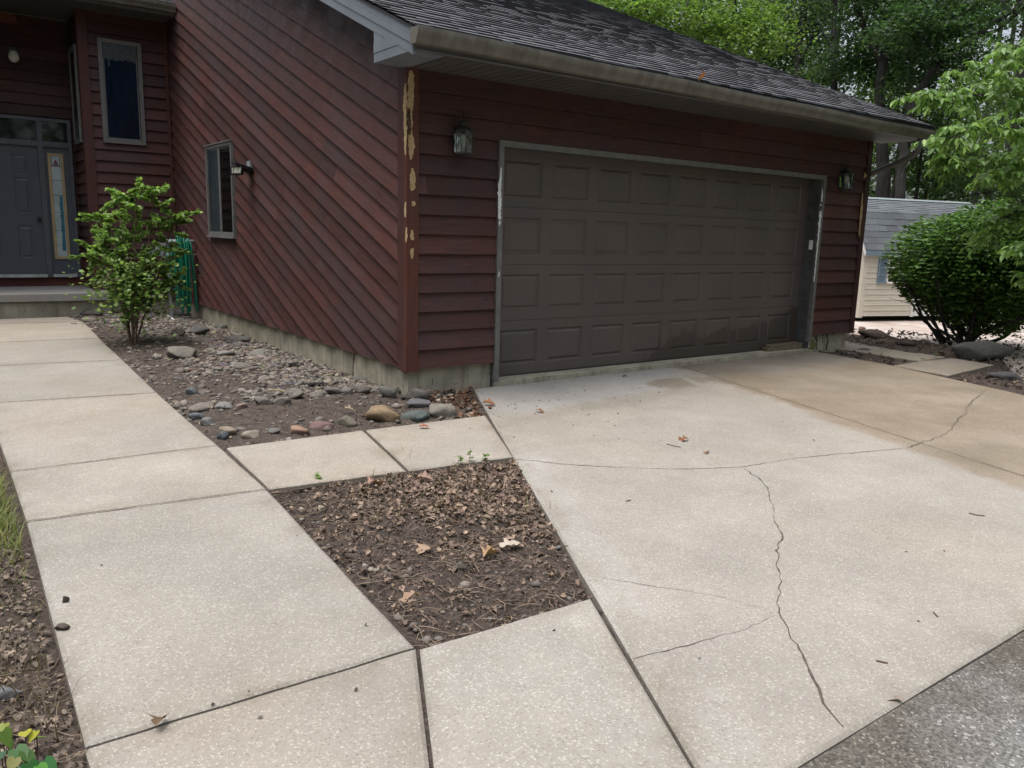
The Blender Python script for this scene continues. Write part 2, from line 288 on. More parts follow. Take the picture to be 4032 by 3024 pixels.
def clip(poly, n, c):          # keep n.p >= c
    r = []
    for i in range(len(poly)):
        a, b = poly[i], poly[(i+1) % len(poly)]; da = n[0]*a[0]+n[1]*a[1]-c; db = n[0]*b[0]+n[1]*b[1]-c
        if da >= 0: r.append(a)
        if (da > 0) != (db > 0) and abs(da-db) > 1e-12:
            t = da/(da-db); r.append((a[0]+t*(b[0]-a[0]), a[1]+t*(b[1]-a[1])))
    return r if len(r) >= 3 else []
def siding(mb, O, U, N, polys, ang, expo, phase, seed, tmin=0.74, tmax=1.25):
    O, U, N, V = Vector(O), Vector(U), Vector(N), Vector((0, 0, 1))
    ca, sa = math.cos(ang), math.sin(ang); d = (ca, sa); n = (-sa, ca)
    al = [q for p in polys for q in p]; ws = [n[0]*a+n[1]*b for a, b in al]; ss = [d[0]*a+d[1]*b for a, b in al]
    for p in polys:
        B_ = [O+U*a+V*b+N*0.002 for a, b in p]; fl = list(range(len(B_)))
        if (B_[1]-B_[0]).cross(B_[2]-B_[0]).dot(N) < 0: fl = fl[::-1]
        mb.add(B_, [fl], (.25, .25, .25), [(a, b) for a, b in p])
    for k in range(int(math.floor((min(ws)-phase)/expo)), int(math.ceil((max(ws)-phase)/expo))):
        w0 = phase+k*expo; rk = random.Random(seed*1000+k); s = min(ss)-rk.random()*3.0
        while s < max(ss):
            s1 = s + rk.uniform(3.0, 5.5); g = rk.uniform(tmin, tmax); r_ = rk.uniform(-0.05, 0.05)
            tone = (g*(1+r_*1.6), g, g*(1-r_)); uo, vo = rk.uniform(0, 50), rk.uniform(0, 50)
            warp = [rk.uniform(-0.0015, 0.0015) for _ in range(2)]
            for poly in polys:
                q = clip(clip(poly, n, w0), (-n[0], -n[1]), -(w0+expo))
                q = clip(clip(q, d, s+0.001), (-d[0], -d[1]), -(s1-0.001)) if q else q
                if not q: continue
                P = []; uv = []
                for a, b in q:
                    w_ = (n[0]*a+n[1]*b-w0)/expo; off = 0.036 - 0.031*w_ + warp[0]
                    P.append(O+U*a+V*b+N*off); uv.append((d[0]*a+d[1]*b+uo, n[0]*a+n[1]*b+vo))
                fl = list(range(len(P)))
                nn = (P[1]-P[0]).cross(P[2]-P[0])
                if nn.dot(N) < 0: fl = fl[::-1]
                mb.add(P, [fl], tone, uv)
                e = [i for i, (a, b) in enumerate(q) if abs(n[0]*a+n[1]*b-w0) < 1e-5]
                if len(e) >= 2:
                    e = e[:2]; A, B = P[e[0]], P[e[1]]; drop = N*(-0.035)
                    mb.add([A, B, B+drop, A+drop], [(0, 1, 2, 3)], tuple(x*0.45 for x in tone), [uv[e[0]], uv[e[1]], uv[e[1]], uv[e[0]]])  # butt face darkened in its tone to deepen the lap shadow
            s = s1
def strip_patch(pts, ax, val, thick, name, mat, parent, seed=0, rough=0.25):
    """worn patch with a ragged outline: list of (px, py, half width px) down the board, on the plane ax = val"""
    rd = random.Random(seed); Lf = []; Rt = []
    fine = []
    for i in range(len(pts)-1):
        a, b = pts[i], pts[i+1]; m = max(2, int(abs(b[1]-a[1])/7))
        for j in range(m): fine.append([a[k]+(b[k]-a[k])*j/m for k in range(3)])
    fine.append(list(pts[-1]))
    for x, y, h in fine:
        Lf.append(Vector(hit(x-h*(1+rd.uniform(-rough, rough)), y, ax, val))); Rt.append(Vector(hit(x+h*(1+rd.uniform(-rough, rough)), y+rd.uniform(-1, 1), ax, val)))
    mb = MB(); n = len(Lf); d = Vector((0, 0, 0)); d[ax] = -thick
    vs = Lf + Rt + [q+d for q in Lf] + [q+d for q in Rt]
    fs = []
    for i in range(n-1):
        fs += [(2*n+i, 2*n+i+1, 3*n+i+1, 3*n+i), (i, i+1, 2*n+i+1, 2*n+i), (n+i, 3*n+i, 3*n+i+1, n+i+1)]
    fs += [(0, 2*n, 3*n, n), (n-1, 2*n-1, 4*n-1, 3*n-1)]
    mb.add(vs, fs); return mb.build(name, mat, parent)

# ---------------------------------------------------------------- the house
house = thing('house', 'dark red cedar-sided house with attached garage, diagonal boards on its side wall', 'house')
D1, D2, XR, ZS = 7.48, 8.48, 6.70, 0.22
SL = 0.4167
def roof_z(y): return 3.09 + SL*y
RIDGE = 8.0
# --- side wall with diagonal boards (x = 0, u = y)
mb = MB()
gable = [(0.0, ZS), (8.4, ZS), (8.4, roof_z(RIDGE)-0.05-SL*0.4), (RIDGE, roof_z(RIDGE)-0.05), (0.0, roof_z(0)-0.06)]
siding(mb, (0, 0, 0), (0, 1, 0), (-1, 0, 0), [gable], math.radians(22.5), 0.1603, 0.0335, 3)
mb.build('wall', M['cedar'], house)
# --- garage front wall (y = 0, u = x)
mb = MB()
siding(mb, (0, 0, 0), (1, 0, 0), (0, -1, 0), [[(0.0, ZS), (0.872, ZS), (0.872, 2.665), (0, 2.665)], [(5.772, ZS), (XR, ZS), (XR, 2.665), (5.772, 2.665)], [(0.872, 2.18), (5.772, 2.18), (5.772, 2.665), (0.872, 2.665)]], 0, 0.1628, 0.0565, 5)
mb.build('wall', M['cedar'], house)
# --- right, back walls, bump wall, bump side, entry wall
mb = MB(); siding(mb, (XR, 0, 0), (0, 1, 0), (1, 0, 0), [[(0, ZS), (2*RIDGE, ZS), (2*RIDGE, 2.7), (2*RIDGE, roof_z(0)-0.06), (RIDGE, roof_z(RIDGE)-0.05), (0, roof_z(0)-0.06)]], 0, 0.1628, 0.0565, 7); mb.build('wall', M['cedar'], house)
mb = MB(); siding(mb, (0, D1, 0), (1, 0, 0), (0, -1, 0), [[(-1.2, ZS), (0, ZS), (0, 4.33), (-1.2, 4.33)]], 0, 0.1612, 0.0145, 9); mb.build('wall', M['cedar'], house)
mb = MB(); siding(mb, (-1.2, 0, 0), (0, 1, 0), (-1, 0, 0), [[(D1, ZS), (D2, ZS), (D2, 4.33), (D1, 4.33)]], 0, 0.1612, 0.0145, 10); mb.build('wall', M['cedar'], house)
mb = MB(); siding(mb, (-3.6, 0, 0), (0, 1, 0), (1, 0, 0), [[(6.9, ZS), (D2, ZS), (D2, 4.33), (6.9, 4.33)]], 0, 0.1612, 0.0145, 11); mb.build('wall', M['cedar'], house)  # unseen wing wall, added to darken the porch
mb = MB(); siding(mb, (0, 6.9, 0), (1, 0, 0), (0, -1, 0), [[(-6, ZS), (-3.6, ZS), (-3.6, 4.33), (-6, 4.33)]], 0, 0.1612, 0.0145, 14); mb.build('wall', M['cedar'], house)  # front of the added wing, out of view
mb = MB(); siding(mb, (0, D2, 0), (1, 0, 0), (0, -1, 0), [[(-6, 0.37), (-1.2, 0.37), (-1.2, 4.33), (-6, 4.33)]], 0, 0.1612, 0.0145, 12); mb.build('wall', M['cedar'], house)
# --- corner boards with rot and filler
def board(a, b, name='corner_board', tone=(1.25, 1.0, 0.85)):
    m_ = MB(); x0, y0, z0 = a; x1, y1, z1 = b; m_.box(a, b, tone)
    m_.uv = [(q[2], q[0]+q[1]) for q in m_.v]; return m_.build(name, M['cedar'], house)
cb = board((-0.042, -0.042, 0.205), (0.072, 0.0, 2.66), tone=(1.3, 0.98, 0.82)); cs = board((-0.042, 0.0, 0.205), (0.0, 0.112, 2.78), tone=(0.9, 0.85, 0.85))
F_ = [(1616, 278, 5), (1619, 300, 11), (1618, 340, 12), (1616, 380, 12), (1614, 420, 11), (1613, 450, 8), (1614, 480, 9), (1615, 515, 6), (1618, 545, 11), (1620, 580, 12), (1619, 606, 8), (1616, 630, 3)]
strip_patch(F_, 1, -0.042, 0.004, 'wood_filler', M['filler'], cb, 1)
strip_patch([(1622, 662, 3), (1624, 690, 10), (1624, 715, 11), (1624, 740, 9), (1622, 752, 3)], 1, -0.042, 0.004, 'wood_filler', M['filler'], cb, 3)
strip_patch([(1611, 425, 4), (1609, 460, 8), (1611, 490, 9), (1612, 530, 6)], 1, -0.0465, 0.0015, 'rotten_spot', M['rot'], cb, 4, 0.4)
strip_patch([(1618, 612, 6), (1616, 640, 4), (1617, 662, 2)], 1, -0.042, 0.0025, 'rotten_spot', M['rot'], cb, 5, 0.4)
strip_patch([(1627, 792, 6), (1629, 803, 8), (1627, 812, 4)], 1, -0.042, 0.003, 'wood_filler', M['filler'], cb, 6)
strip_patch([(1622, 905, 4), (1621, 930, 8), (1623, 945, 5)], 1, -0.042, 0.003, 'wood_filler', M['filler'], cb, 7)
strip_patch([(1623, 978, 6), (1622, 1000, 7), (1621, 1018, 3)], 1, -0.042, 0.003, 'wood_filler', M['filler'], cb, 8)
strip_patch([(1598, 330, 3), (1597, 370, 6), (1596, 420, 7), (1597, 480, 5), (1598, 530, 5), (1597, 570, 4), (1597, 610, 2)], 0, -0.042, 0.004, 'wood_filler', M['filler'], cs, 9, 0.4)
strip_patch([(1597, 795, 2), (1597, 830, 4), (1597, 855, 2)], 0, -0.042, 0.003, 'wood_filler', M['filler'], cs, 10, 0.4)
strip_patch([(1601, 895, 2), (1600, 930, 4), (1600, 955, 2)], 0, -0.042, 0.003, 'wood_filler', M['filler'], cs, 11, 0.4)
rb = board((XR-0.065, -0.042, 0.2), (XR+0.03, 0.0, 2.66), tone=(0.8, 0.75, 0.75)); rs = board((XR, 0.0, 0.2), (XR+0.03, 0.112, 2.78))
strip_patch([(3404, 680, 3), (3407, 692, 5), (3403, 702, 3)], 1, -0.042, 0.004, 'wood_filler', M['filler'], rb, 12)
strip_patch([(3397, 762, 2), (3394, 790, 3), (3391, 840, 4), (3387, 870, 4), (3385, 900, 3), (3383, 930, 2)], 1, -0.042, 0.004, 'wood_filler', M['filler'], rb, 13, 0.35)
board((-1.24, D1-0.042, 0.2), (-1.11, D1, 4.32), tone=(1.1, 0.95, 0.9)); board((-1.24, D1, 0.2), (-1.2, D1+0.1, 4.32)); board((-3.69, 6.855, 0.38), (-3.555, 6.9, 4.32)); board((-3.6, 6.9, 0.38), (-3.555, 7.0, 4.32))  # last two boards: corner of the added, unseen wing
board((-0.075, D1-0.045, 0.2), (-0.038, D1, 4.32))
# trim boards under the front door
m_ = MB(); m_.box((-6, D2-0.06, 0.372), (-1.255, D2-0.037, 0.512), (1.5, 1.1, 1.0)); m_.uv = [(q[0], q[2]) for q in m_.v]; m_.build('kick_board', M['cedar'], house)
# --- foundation
fb = MB()
fb.box((0.008, 0.012, -0.3), (0.872, 0.2, 0.228)); fb.box((5.79, 0.012, -0.3), (XR-0.055, 0.2, 0.228)); fb.box((0.012, 0.2, -0.3), (0.2, 8.4, 0.228)); fb.box((-1.185, D1+0.012, -0.3), (0.012, D1+0.2, 0.228)); fb.box((XR-0.2, 0.2, -0.3), (XR-0.06, 2*RIDGE, 0.228))
fo = fb.build('foundation', M['found'], house)
strip_patch([(1397, 1392, 3), (1394, 1410, 3.5), (1391, 1440, 2.5), (1390, 1480, 2)], 0, 0.012, 0.002, 'foundation_crack', M['crack'], fo, 14, 0.5)
strip_patch([(3196, 1335, 5), (3200, 1350, 11), (3201, 1365, 12), (3196, 1376, 8)], 1, 0.012, 0.0015, 'moss_stain', M['moss'], fo, 30, .4)
for i, pts in enumerate(([(3213, 1322, 5), (3216, 1350, 3), (3214, 1378, 2)], [(3239, 1316, 2), (3240, 1350, 1.3)], [(3258, 1316, 3), (3259, 1345, 2.5), (3252, 1378, 3)], [(1703, 1492, 1.2), (1702, 1515, 1)])):
    strip_patch(pts, 1, 0.012, 0.002, 'foundation_stain', M['crack'], fo, 20+i, 0.6)
# --- garage sill, door frame, door
sb = MB(); sb.box((0.88, -0.042, -0.2), (5.75, 0.3, 0.040)); sb.build('garage_sill', M['found'], house)
tr = MB(); tr.box((0.872, -0.044, 0.042), (0.922, 0.0, 2.13)); tr.box((5.722, -0.044, 0.128), (5.772, 0.0, 2.13)); tr.box((0.872, -0.044, 2.13), (5.772, 0.0, 2.18))
tro = tr.build('garage_door_frame', M['gtrim'], house)
jb = MB(); jb.box((0.862, 0.0, 0.0), (0.922, 0.21, 2.13)); jb.box((5.722, 0.0, 0.042), (5.782, 0.21, 2.13)); jb.box((0.862, 0.0, 2.131), (5.782, 0.21, 2.17)); jb.build('jamb', M['jamb'], tro)
strip_patch([(1974, 660, 2), (1973, 672, 2), (1972, 690, 3), (1970, 715, 5), (1967, 725, 7), (1968, 740, 5), (1966, 760, 7), (1968, 800, 6), (1966, 830, 5), (1967, 863, 5)], 1, -0.044, 0.002, 'peeled_paint', M['peel'], tro, 15, 0.35)
strip_patch([(1967, 868, 2), (1967, 880, 4), (1966, 889, 1)], 1, -0.044, 0.002, 'peeled_paint', M['peel'], tro, 16)
strip_patch([(1965, 1070, 1.5), (1964, 1085, 2), (1963, 1092, 1)], 1, -0.044, 0.002, 'peeled_paint', M['peel'], tro, 17)
strip_patch([(3238, 742, 1), (3237, 770, 2.5), (3235, 794, 2)], 1, -0.044, 0.002, 'peeled_paint', M['peel'], tro, 18)
strip_patch([(3231, 803, 1.5), (3231, 812, 2)], 1, -0.044, 0.002, 'peeled_paint', M['peel'], tro, 19)
strip_patch([(3232, 830, 3), (3230, 850, 4.5), (3227, 880, 4.5), (3224, 910, 4), (3222, 935, 3), (3218, 970, 2), (3214, 1010, 2), (3209, 1070, 2.5), (3204, 1110, 1.5)], 1, -0.044, 0.002, 'peeled_paint', M['peel'], tro, 20, 0.5)
strip_patch([(1949, 1440, 2), (1947, 1465, 4), (1945, 1490, 4)], 1, -0.044, 0.002, 'peeled_paint', M['gtrim'], tro, 21)
gd = bpy.data.objects.new('garage_door', None); COL.objects.link(gd); gd.parent = house
DY = 0.155; X0, PW = 1.053, 0.4575; PIT = 0.5795
def wet_at(x, z):
    edge = 0.06 + 0.30*max(0, min(1, (x-2.85)/0.9)) + 0.15*max(0, min(1, (x-4.6)/0.8)) + 0.13*noise.noise((x*2.3, 3.1, 0.4)) + 0.06*noise.noise((x*14, z*14, 1.7)) + 0.03*noise.noise((x*45, z*45, 2.7))
    return 0.62 if (x > 2.75 and z < edge) else 0.0
def rect(x0, x1, z0, z1, y): return [(x0, y, z0), (x1, y, z0), (x1, y, z1), (x0, y, z1)]
for r in range(4):
    z0 = 0.047 + 0.5255*r; z1 = z0 + 0.5225; p0, p1 = z0+0.10, z0+0.432
    mb = MB()
    def quad(a, sub=True):
        # split into small cells so the damp mark keeps a ragged edge
        a = [Vector(q) for q in a]; nu = max(1, int((a[1]-a[0]).length/0.03)); nv = max(1, int((a[3]-a[0]).length/0.03))
        if not sub or r > 1: nu = nv = 1
        vs = []; wt = []
        for j in range(nv+1):
            for i in range(nu+1):
                u, v = i/nu, j/nv; q = (a[0]*(1-u)+a[1]*u)*(1-v)+(a[3]*(1-u)+a[2]*u)*v; vs.append(q); wt.append(wet_at(q.x, q.z))
        mb.add(vs, [(j*(nu+1)+i, j*(nu+1)+i+1, (j+1)*(nu+1)+i+1, (j+1)*(nu+1)+i) for j in range(nv) for i in range(nu)], (1, 1, 1), None, wt)
    xs = [X0+PIT*i for i in range(8)]
    quad(rect(0.89, 5.76, z0, p0, DY)); quad(rect(0.89, 5.76, p1, z1, DY))
    ed = [0.89] + [q for x in xs for q in (x, x+PW)] + [5.76]
    for i in range(0, len(ed), 2): quad(rect(ed[i], ed[i+1], p0, p1, DY))
    for x in xs:
        rings = [(0.0, 0.0), (0.011, 0.013), (0.024, 0.013), (0.042, 0.002)]
        R_ = [rect(x+i, x+PW-i, p0+i, p1-i, DY+d) for i, d in rings]
        for A, B in zip(R_, R_[1:]):
            for k in range(4): mb.add([A[k], A[(k+1) % 4], B[(k+1) % 4], B[k]], [(0, 1, 2, 3)], (1, 1, 1), None, [wet_at(q[0], q[2]) for q in (A[k], A[(k+1) % 4], B[(k+1) % 4], B[k])])
        quad(R_[-1])
    mb.add([(0.89, DY, z1), (5.76, DY, z1), (5.76, DY+0.02, z1+0.001), (0.89, DY+0.02, z1+0.001)], [(0, 1, 2, 3)])
    mb.add([(0.89, DY, z0), (5.76, DY, z0), (5.76, DY+0.02, z0), (0.89, DY+0.02, z0)], [(0, 3, 2, 1)])
    mb.build('door_section', M['gdoor'], gd)
mb = MB(); mb.box((0.89, DY+0.021, 0.04), (5.76, DY+0.04, 2.2)); mb.build('door_backing', M['dark'], gd)
mb = MB(); mb.tube([(0.925, DY+0.004, 0.044), (5.72, DY+0.004, 0.044)], 0.012, 8); mb.build('bottom_seal', M['black'], gd)
# --- windows
def window(plane, u0, u1, z0, z1, panes, nrm, fr=0.045, prj=0.075, sill=False):
    """plane: function (u, z, outward offset) -> point; panes: list of (u0, u1, inner material)"""
    wn = bpy.data.objects.new('window', None); COL.objects.link(wn); wn.parent = house
    def bx(m_, a0, a1, b0, b1, o0, o1): m_.prism([plane(a0, b0, o0), plane(a1, b0, o0), plane(a1, b1, o0), plane(a0, b1, o0)], Vector(nrm)*(o1-o0))
    f = MB(); bx(f, u0, u1, z0, z0+fr, 0, prj); bx(f, u0, u1, z1-fr, z1, 0, prj); bx(f, u0, u0+fr, z0+fr, z1-fr, 0, prj); bx(f, u1-fr, u1, z0+fr, z1-fr, 0, prj)
    for a, b in zip(panes, panes[1:]): bx(f, a[1], b[0], z0+fr, z1-fr, 0, prj-0.006)
    for p_ in panes:
        e = 0.014
        bx(f, p_[0], p_[0]+e, z0+fr, z1-fr, 0.02, prj-0.012); bx(f, p_[1]-e, p_[1], z0+fr, z1-fr, 0.02, prj-0.012); bx(f, p_[0], p_[1], z0+fr, z0+fr+e*1.6, 0.02, prj-0.011); bx(f, p_[0], p_[1], z1-fr-e*1.6, z1-fr, 0.02, prj-0.011)
    if sill: bx(f, u0-0.01, u1+0.01, z0-0.018, z0, 0, prj+0.02); bx(f, u0-0.01, u1+0.01, z1, z1+0.014, 0, prj+0.012)
    f.build('frame', M['wframe'], wn)
    for p_ in panes:
        g_ = MB(); g_.add([plane(p_[0], z0+fr, prj-0.013), plane(p_[1], z0+fr, prj-0.013), plane(p_[1], z1-fr, prj-0.013), plane(p_[0], z1-fr, prj-0.013)], [(0, 1, 2, 3) if (plane(1, 0, 0)-plane(0, 0, 0)).cross(Vector((0, 0, 1))).dot(Vector(nrm)) > 0 else (0, 3, 2, 1)]); g_.build('pane', M['glass'], wn)
        c_ = MB(); bx(c_, p_[0], p_[1], z0+fr, z1-fr, 0.042, 0.044); c_.build('curtain' if p_[2] != 'dark' else 'interior', M[p_[2]], wn)
    return wn
window(lambda u, z, o: Vector((-o, u, z)), 4.455, 5.585, 1.235, 2.415, [(5.035, 5.535, 'paleblue'), (4.505, 4.985, 'dark')][::-1], (-1, 0, 0), 0.04, 0.062, True)
wa = window(lambda u, z, o: Vector((u, D1-o, z)), -0.985, -0.405, 2.525, 3.975, [(-0.925, -0.47, 'navy')], (0, -1, 0), 0.055, 0.062)
def ragged(m_, x0, x1, z0, z1, y, n=26):
    vs = []; 
    for i in range(n+1):
        x = x0+(x1-x0)*i/n; vs += [(x, y, z1), (x, y-0.004*math.sin(i*1.9), z0+random.uniform(-0.02, 0.02))]
    m_.add(vs, [(2*i, 2*i+2, 2*i+3, 2*i+1) for i in range(n)])
m_ = MB(); ragged(m_, -0.925, -0.47, 3.70, 3.92, D1-0.052); m_.build('valance', M['lace'], wa)
m_ = MB(); m_.box((-0.86, D1-0.056, 3.60), (-0.84, D1-0.054, 3.92)); m_.build('blind_edge', M['lace'], wa)
window(lambda u, z, o: Vector((-1.2-o, u, z)), 7.66, 8.2, 2.52, 3.88, [(7.71, 8.15, 'dark')], (-1, 0, 0), 0.05, 0.062)
# --- front door unit with transom and sidelight
fd = bpy.data.objects.new('front_door', None); COL.objects.link(fd); fd.parent = house
YF = D2-0.1000
f = MB()
for a in (((-1.325, .512), (-1.275, 2.89)), ((-2.95, 2.842), (-1.325, 2.89)), ((-2.95, .512), (-2.9, 2.842)), ((-1.735, .512), (-1.66, 2.842)), ((-2.68, .512), (-2.66, 2.55))): f.box((a[0][0], YF, a[0][1]), (a[1][0], D2, a[1][1]))
f.box((-2.9, YF+0.002, 2.475), (-1.325, D2, 2.552)); f.build('frame', M['eframe'], fd)
for x0, x1 in ((-2.9, -1.735), (-1.66, -1.325)):
    g_ = MB(); g_.box((x0, D2-0.0520, 2.552), (x1, D2-0.0440, 2.842)); g_.build('transom_backing', M['dark'], fd)
    g_ = MB(); g_.add([(x0, D2-0.0620, 2.552), (x1, D2-0.0620, 2.552), (x1, D2-0.0620, 2.842), (x0, D2-0.0620, 2.842)], [(0, 1, 2, 3)]); g_.build('pane', M['glass'], fd)
d = MB(); d.box((-2.66, D2-0.0570, .56), (-1.735, D2-0.0430, 2.475))
for x0, x1 in ((-2.07, -1.875), (-2.52, -2.325)):
    for z0, z1 in ((.80, 1.29), (1.47, 2.0), (2.09, 2.33)):
        R_ = [rect(x0+i, x1-i, z0+i, z1-i, D2-0.0575+q) for i, q in ((-0.004, 0), (0.008, 0.008), (0.022, 0.008), (0.05, -0.003))]
        R_ = [[(a, b-0.006, c) for a, b, c in r_] for r_ in R_]
        for A, B in zip(R_, R_[1:]):
            for k in range(4): d.add([A[k], A[(k+1) % 4], B[(k+1) % 4], B[k]], [(0, 1, 2, 3)])
        d.add(R_[-1], [(0, 1, 2, 3)])
d.build('door_leaf', M['edoor'], fd)
d = MB(); d.box((-1.66, D2-0.0570, .56), (-1.325, D2-0.0430, 2.475)); sl = d.build('sidelight', M['edoor'], fd)
d = MB()
for a, b in (((-1.612, .79), (-1.572, 2.385)), ((-1.44, .79), (-1.40, 2.385)), ((-1.572, .79), (-1.44, .83)), ((-1.572, 2.345), (-1.44, 2.385))): d.box((a[0], D2-0.0770, a[1]), (b[0], D2-0.0570, b[1]))
d.build('sidelight_moulding', M['gold'], fd)
d = MB(); d.box((-1.572, D2-0.0650, .83), (-1.44, D2-0.0575, 2.345)); d.build('leaded_glass', M['frost'], fd)
for a_, b_ in [((-1.572, z), (-1.44, z+0.006)) for z in (1.98, 1.76, 1.5, 1.22, 1.0)] + [((-1.572, 2.19), (-1.44, 2.2)), ((-1.562, 2.2), (-1.554, 2.345)), ((-1.458, 2.2), (-1.45, 2.345))]:
    d = MB(); d.box((a_[0], D2-0.0675, a_[1]), (b_[0], D2-0.0652, b_[1])); d.build('lead_came', M['lead'], fd)
d = MB(); d.prism([(-1.548, D2-0.0652, 2.205), (-1.464, D2-0.0652, 2.205), (-1.506, D2-0.0652, 2.30)], (0, -0.003, 0)); d.build('red_glass', M['redglass'], fd)
d = MB()
for dx, dz in ((-.019, .225), (.019, .225), (0, .256)): d.lathe([(0.0, -0.001), (0.013, 0), (0.0, 0.001)], (0, 0, 0), 8); n_ = 24; d.v[-n_:] = [(-1.506+dx+a, D2-0.0695-abs(c), 1.98+dz+b) for a, b, c in d.v[-n_:]]
d.build('glass_bead', M['frost'], fd)
d = MB(); zt = 1.75
while zt > 0.95:
    h_ = random.uniform(.05, .09); d.box((-1.484-random.uniform(0, .018), D2-0.0672, zt-h_), (-1.448, D2-0.0654, zt)); zt -= h_
d.build('teal_glass', M['tealstain'], fd)
d = MB(); d.lathe([(0.012, 0), (0.012, 0.03), (0.03, 0.04), (0.032, 0.055), (0.02, 0.07)], (0, 0, 0), 12); d.v = [(-1.79+a, D2-0.0570-c, 1.39+b) for a, b, c in d.v]; d.build('door_knob', M['black'], fd, True)
d = MB(); d.box((-2.66, D2-0.1420, .513), (-1.74, D2-0.0440, .558)); d.box((-1.655, D2-0.1220, .513), (-1.33, D2-0.0440, .558)); d.build('threshold', M['threshold'], fd)
# --- porch
pb = MB(); pb.prism([(-6, 6.96, .272), (-1.11, 6.83, .272), (-1.08, D1-0.03, .272), (-1.235, D1-0.03, .272), (-1.235, D2-0.05, .272), (-6, D2-0.05, .272)], (0, 0, .10)); pp = pb.build('porch_slab', M['porch'], house)
pb = MB(); pb.box((-6, 6.90, -.2), (-1.12, D2, .262)); pb.build('porch_base', M['found'], pp)
# --- main roof
def shingles(x0, x1, y0, y1, zf, name, parent, seed=1, expo=0.14):
    rd = random.Random(seed); m_ = MB(); k = 0; y = y0; cs_ = 1/math.sqrt(1+SL*SL); dy = expo*cs_
    while y < y1:
        x = x0 - rd.uniform(0, .3); yb = min(y+dy*1.25, y1)
        while x < x1:
            wd = rd.uniform(0.08, 0.22); a, b = max(x, x0), min(x+wd, x1); x += wd
            if b-a < 0.02: continue
            th = 0.018 if rd.random() < 0.5 else 0.013; g = rd.uniform(0.85, 1.15); t_ = (g, g, g*1.02); yy = y - (0.006 if th > 0.015 else 0)
            z0, z1 = zf(yy)+th, zf(yb)+0.001
            m_.add([(a, yy, z0), (b, yy, z0), (b, yb, z1), (a, yb, z1), (a, yy, zf(yy)-0.004), (b, yy, zf(yy)-0.004), (a, yy, z0), (b, yy, z0)], [(0, 1, 2, 3), (4, 5, 7, 6)], [t_]*4+[(0.27, 0.27, 0.29)]*4)  # butt faces toned darker, painted shade line under each course
        y += dy
    return m_.build(name, M['roof'], parent)
XL_, XE = -0.33, 7.03
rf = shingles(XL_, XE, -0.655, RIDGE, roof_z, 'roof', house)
mb = MB(); mb.prism([(XL_+0.01, -0.65, roof_z(-0.65)-0.012), (XL_+0.01, RIDGE, roof_z(RIDGE)-0.012), (XL_+0.01, 2*RIDGE+0.62, roof_z(-0.62)-0.012), (XL_+0.01, 2*RIDGE+0.62, roof_z(-0.62)-0.03), (XL_+0.01, RIDGE, roof_z(RIDGE)-0.03), (XL_+0.01, -0.65, roof_z(-0.65)-0.03)], (XE-XL_-0.02, 0, 0), (0.6, 0.6, 0.6)); mb.build('roof_deck', M['roof'], rf)
def rake(xa, xb, name):
    m_ = MB()
    for z0, z1, o in ((-0.205, -0.135, 0.0), (-0.133, -0.085, 0.006), (-0.083, -0.03, 0.0)):
        a, b = (xa-o, xb) if xa < 3 else (xa, xb+o)
        m_.prism([(a, -0.62, roof_z(-0.62)+z0), (a, RIDGE, roof_z(RIDGE)+z0), (a, RIDGE, roof_z(RIDGE)+z1), (a, -0.62, roof_z(-0.62)+z1)], (b-a, 0, 0))
    return m_.build(name, M['rake'], house)
rake(-0.31, -0.29, 'rake_fascia'); rake(6.985, 7.005, 'rake_fascia')
for xa, xb in ((-0.29, -0.040), (XR+0.040, 6.985)):
    mb = MB(); mb.prism([(xa, -0.0, roof_z(0)-0.2), (xa, RIDGE, roof_z(RIDGE)-0.2), (xa, RIDGE, roof_z(RIDGE)-0.19), (xa, 0.0, roof_z(0)-0.19)], (xb-xa, 0, 0)); mb.build('rake_soffit', M['soffit'], house)
rt_ = MB()      # boxed eave return with its lap lines
for z0, z1, o in ((2.655, 2.723, 0.0), (2.725, 2.795, 0.003), (2.797, 2.885, 0.0)):
    ya = -0.607 if z0 < 2.66 else -0.607+(z0-2.655)/0.4167; yb_ = min(-0.03, -0.607+(z1-2.655)/0.4167)
    rt_.prism([(-0.308-o, ya, z0), (-0.308-o, 0.0, z0), (-0.308-o, 0.0, z1), (-0.308-o, yb_, z1)], (0.28, 0, 0))
rt_.build('eave_return', M['rake'], house)
mb = MB(); x = -0.29
while x < 6.70:
    mb.box((x, -0.60, 2.660), (min(x+0.092, 6.72), 0.01, 2.672)); mb.box((x+0.092, -0.60, 2.669), (x+0.102, 0.01, 2.672)); x += 0.102
y = -0.6
while y < 0.0: mb.box((6.722, y, 2.664), (6.985, y+0.058, 2.672)); y += 0.062
mb.build('soffit', M['soffit'], house)
mb = MB(); mb.box((-0.30, -0.607, 2.655), (7.0, -0.601, 2.815)); mb.box((-0.30, -0.625, 2.655), (7.0, -0.601, 2.668)); mb.build('fascia', M['fascia'], house)
